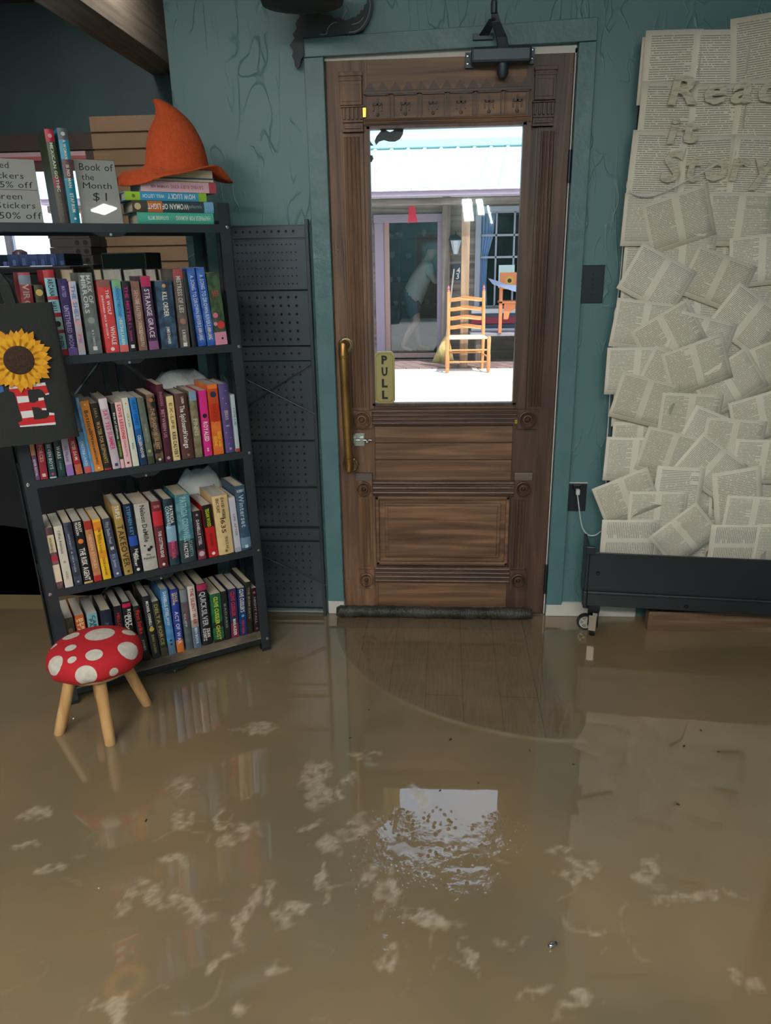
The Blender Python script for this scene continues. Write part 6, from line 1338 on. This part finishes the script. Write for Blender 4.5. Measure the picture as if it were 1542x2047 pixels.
RIP=[(0.052,-1.345,0.115,0.098,0),(0.181,-1.24,0.079,0.067,0),(-0.042,-1.231,0.077,0.057,0),(-0.152,-1.313,0.047,0.141,0),(-0.061,-0.759,0.099,0.103,0),(-0.307,-1.056,0.064,0.128,0),(-0.548,-0.816,0.063,0.039,0),(-0.595,-1.484,0.127,0.035,-22),(-0.679,-1.152,0.041,0.118,0),(-0.241,-1.3,0.063,0.067,0),(-0.412,-1.517,0.045,0.093,0),(0.352,-1.341,0.072,0.063,0),(-0.081,-1.61,0.052,0.047,0)]
rs_ = np.random.RandomState(4)
xs = np.concatenate([np.linspace(-4.2, -1.75, 30)[:-1], np.arange(-1.75, 1.45, .0065), np.linspace(1.45, 2.4, 14)])
ys = np.concatenate([np.linspace(-5.7, -2.1, 26)[:-1], np.arange(-2.1, -.0, .0065), [0.0]])
X, Y = np.meshgrid(xs, ys)
def vnoise(X, Y, f, seed):
    r = np.random.RandomState(seed); T = r.rand(256, 256); a = X*f+100.3; b_ = Y*f+77.7; i = np.floor(a).astype(int); j = np.floor(b_).astype(int); u = a-i; v = b_-j; u = u*u*(3-2*u); v = v*v*(3-2*v)
    g = lambda p, q: T[p % 256, q % 256]
    return (g(i, j)*(1-u)+g(i+1, j)*u)*(1-v)+(g(i, j+1)*(1-u)+g(i+1, j+1)*u)*v
def ell(l, soft):
    acc = np.zeros_like(X); hatch = np.zeros_like(X)
    for q, (cx, cy, rx, ry, an) in enumerate(l):
        t = math.radians(an); dx = X-cx-.045*(vnoise(X, Y, 26, 9)-.5)-.02*(vnoise(X, Y, 70, 19)-.5); dy = Y-cy-.045*(vnoise(X, Y, 26, 8)-.5)-.02*(vnoise(X, Y, 70, 18)-.5); a = (dx*math.cos(t)+dy*math.sin(t))/rx; b_ = (-dx*math.sin(t)+dy*math.cos(t))/ry
        r = np.sqrt(a*a+b_*b_); k = np.clip((1.15-r)/soft, 0, 1); ph = .5+.5*np.sin((dx*math.cos(q*1.7)+dy*math.sin(q*1.7))*430)
        acc = np.maximum(acc, k*(.55+.45*ph)); hatch = np.maximum(hatch, k)
    return acc, hatch
sa, sh_ = ell(SILT, .5); ra, rh = ell(RIP, .35)
n1 = .6*vnoise(X, Y, 55, 1)+.4*vnoise(X, Y, 110, 2)
silt = np.clip(sa*np.clip((n1-.26)*3.4, 0, 1), 0, 1)
nc = .7*vnoise(X, Y, 7, 51)+.3*vnoise(X, Y, 19, 52); zone = np.exp(-(((X+.15)/.75)**2+((Y+1.45)/.42)**2)**2)
silt = np.clip(silt+zone*np.exp(-((nc-.52)/.012)**2)*np.clip((vnoise(X, Y, 11, 53)-.5)*5, 0, 1)*(.15+.5*n1)*np.clip((vnoise(X, Y, 34, 54)-.3)*4, 0, 1), 0, 1)
# the arc that the door wiped clean, hinged on the right
HXc, HYc = .455, -.01; rr = np.hypot(X-HXc, Y-HYc); ang = np.arctan2(Y-HYc, X-HXc)
inside = np.clip((.845-rr)/.02, 0, 1)*np.clip((HXc-.01-X)/.05, 0, 1)*np.clip((-.04-Y)/.02, 0, 1)
mud = .35+.3*vnoise(X*1.0, Y*.5, 9, 3)+.12*np.sin(rr*55+3*vnoise(X, Y, 5, 6))*np.clip((rr-.35)*2, 0, 1)
clear = np.clip(inside*(1.0-mud), 0, 1)
rim = np.exp(-((rr-.838)/.011)**2)*np.clip((HXc+.03-X)/.05, 0, 1)*(Y < -.12)*(.5+.5*vnoise(X, Y, 20, 12))*np.clip((X+.25)/.3, .15, 1)
silt = np.clip(silt+rim*.7, 0, 1)
rip = np.clip(rh*np.clip((vnoise(X, Y, 22, 20)-.18)*3, 0, 1)+.10*inside, 0, 1)
_, sh4 = ell(RIP[:4]+[(.03,-1.20,.05,.05,0),(-.1,-1.46,.05,.08,0)], .3); spark = np.clip(sh4*np.clip((vnoise(X, Y, 30, 60)-.35)*5, 0, 1), 0, 1)
w1_ = vnoise(X, Y, 75, 31)+.9*vnoise(X, Y, 120, 32)
fade = np.clip((X+1.7)/.1, 0, 1)*np.clip((1.4-X)/.1, 0, 1)*np.clip((Y+2.05)/.1, 0, 1)
Zw = fade*(rip*.0015*(w1_-.8)+silt*.0004*(vnoise(X, Y, 150, 40)-.5)+.00022*(vnoise(X, Y, 7, 41)-.5)+.00006*(vnoise(X, Y, 24, 42)-.5))
ny, nx = X.shape; vs = np.stack([X.ravel(), Y.ravel(), Zw.ravel()], 1)
idx = np.arange(ny*nx).reshape(ny, nx); q = np.stack([idx[:-1, :-1].ravel(), idx[:-1, 1:].ravel(), idx[1:, 1:].ravel(), idx[1:, :-1].ravel()], 1)
me = bpy.data.meshes.new('flood_water'); me.vertices.add(len(vs)); me.vertices.foreach_set('co', vs.ravel().astype(np.float32))
me.loops.add(q.size); me.loops.foreach_set('vertex_index', q.ravel().astype(np.int32)); me.polygons.add(len(q)); me.polygons.foreach_set('loop_start', np.arange(0, q.size, 4, dtype=np.int32)); me.polygons.foreach_set('loop_total', np.full(len(q), 4, np.int32))
me.update(); me.validate(); me.polygons.foreach_set('use_smooth', np.ones(len(q), bool))
for nm, ar in (('silt', silt), ('clear', clear), ('ripple', rip), ('sparkle', spark)):
    at = me.attributes.new(nm, 'FLOAT', 'POINT'); at.data.foreach_set('value', ar.ravel().astype(np.float32))
WM = bpy.data.materials.new('muddy_water'); WM.use_nodes = True; nt = WM.node_tree; p = nt.nodes['Principled BSDF']; out = nt.nodes['Material Output']
def att(n): a_ = N(nt, 'Attribute'); a_.attribute_name = n; return a_.outputs['Fac']
t = N(nt, 'TexCoord'); nz = N(nt, 'TexNoise'); nz.inputs['Scale'].default_value = 1.7; nz.inputs['Detail'].default_value = 4; nt.links.new(t.outputs['Object'], nz.inputs[0])
mr = N(nt, 'MapRange'); mr.inputs[1].default_value = .35; mr.inputs[2].default_value = .65; nt.links.new(nz.outputs[0], mr.inputs[0])
base_c = mixc(nt, mr.outputs[0], lin('#736852'), lin('#887355'))
nt.links.new(mixc(nt, math_n(nt, 'MULTIPLY', att('silt'), .48), base_c, lin('#cbbda6')), p.inputs['Base Color'])
p.inputs['Roughness'].default_value = .05; p.inputs['IOR'].default_value = 1.75; p.inputs['Coat Weight'].default_value = .5; p.inputs['Coat Roughness'].default_value = .01
nt.links.new(math_n(nt, 'ADD', .02, math_n(nt, 'MULTIPLY', att('silt'), .25)), p.inputs['Roughness'])
nb = N(nt, 'TexNoise'); nb.inputs['Scale'].default_value = 130; nb.inputs['Detail'].default_value = 2; nt.links.new(t.outputs['Object'], nb.inputs[0])
hgt = math_n(nt, 'MULTIPLY', nb.outputs[0], att('ripple')); bp = N(nt, 'Bump'); bp.inputs['Strength'].default_value = .35; bp.inputs['Distance'].default_value = .002; nt.links.new(hgt, bp.inputs['Height'])
mpv = N(nt, 'Mapping'); mpv.inputs['Scale'].default_value = (1, .75, 1); nt.links.new(t.outputs['Object'], mpv.inputs[0])
vo = N(nt, 'TexVoronoi'); vo.inputs['Scale'].default_value = 80; nt.links.new(mpv.outputs[0], vo.inputs['Vector'])
dome_ = math_n(nt, 'MAXIMUM', math_n(nt, 'SUBTRACT', .42, vo.outputs['Distance']), 0.0)
bp2 = N(nt, 'Bump'); bp2.inputs['Strength'].default_value = 1.0; bp2.inputs['Distance'].default_value = .0045; nt.links.new(math_n(nt, 'MULTIPLY', dome_, att('sparkle')), bp2.inputs['Height']); nt.links.new(bp.outputs[0], bp2.inputs['Normal'])
nt.links.new(bp2.outputs[0], p.inputs['Normal']); nt.links.new(bp2.outputs[0], p.inputs['Coat Normal'])
trn = N(nt, 'BsdfTransparent'); ms = N(nt, 'MixShader'); nt.links.new(math_n(nt, 'MULTIPLY', att('clear'), .8), ms.inputs[0]); nt.links.new(p.outputs[0], ms.inputs[1]); nt.links.new(trn.outputs[0], ms.inputs[2]); nt.links.new(ms.outputs[0], out.inputs['Surface'])
me.materials.append(WM); wo = bpy.data.objects.new('flood_water', me); COL.objects.link(wo); tag(wo, 'brown muddy flood water covering the whole shop floor', 'water', kind='stuff')
wo2 = B().add([(-4.2, 0, 0), (-.875, 0, 0), (-.875, 1.7, 0), (-4.2, 1.7, 0)], [(0, 1, 2, 3)]).build('flood_water', mat('muddy_water_far', '#8b7b57', .05), origin=(-2, .8, 0)); tag(wo2, 'brown muddy flood water reaching into the dark room at left', 'water', kind='stuff')
# floating specks and a bit of foil
for i, (px_, py_) in enumerate([(738, 1419), (901, 1478), (1060, 1500), (1147, 1528), (1368, 1491), (1402, 1460), (1437, 1503), (880, 1580), (957, 1565), (1356, 1608), (700, 1475), (292, 1640)]):
    p = onZ(px_, py_, .001); r = rnd.uniform(.0022, .0042)
    o = B().lathe([(.0005, -.001), (r, .0), (r*.6, .0018), (.0005, .002)], Matrix.Translation(p) @ Matrix.Rotation(i, 4, 'Z') @ Matrix.Diagonal((1.8, .8, 1, 1)), 8).build('floating_speck', mat('wet_leaf_bit', '#2a2118', .6), smooth=True)
    tag(o, 'tiny dark leaf speck floating on the muddy water', 'debris', 'dark specks floating on the water')
p = onZ(1105, 1892, .001); M = Matrix.Translation(p) @ Matrix.Rotation(.5, 4, 'Z')
o = B().tube([M @ Vector((-.010, 0, .004)), M @ Vector((-.004, 0, .005)), M @ Vector((.010, 0, .0045))], [.0035, .005, .004], 10).build('foil_scrap', mat('foil', '#d8dce2', .15, 1.0), smooth=True); tag(o, 'small crumpled silver foil scrap on the water at lower right', 'debris')
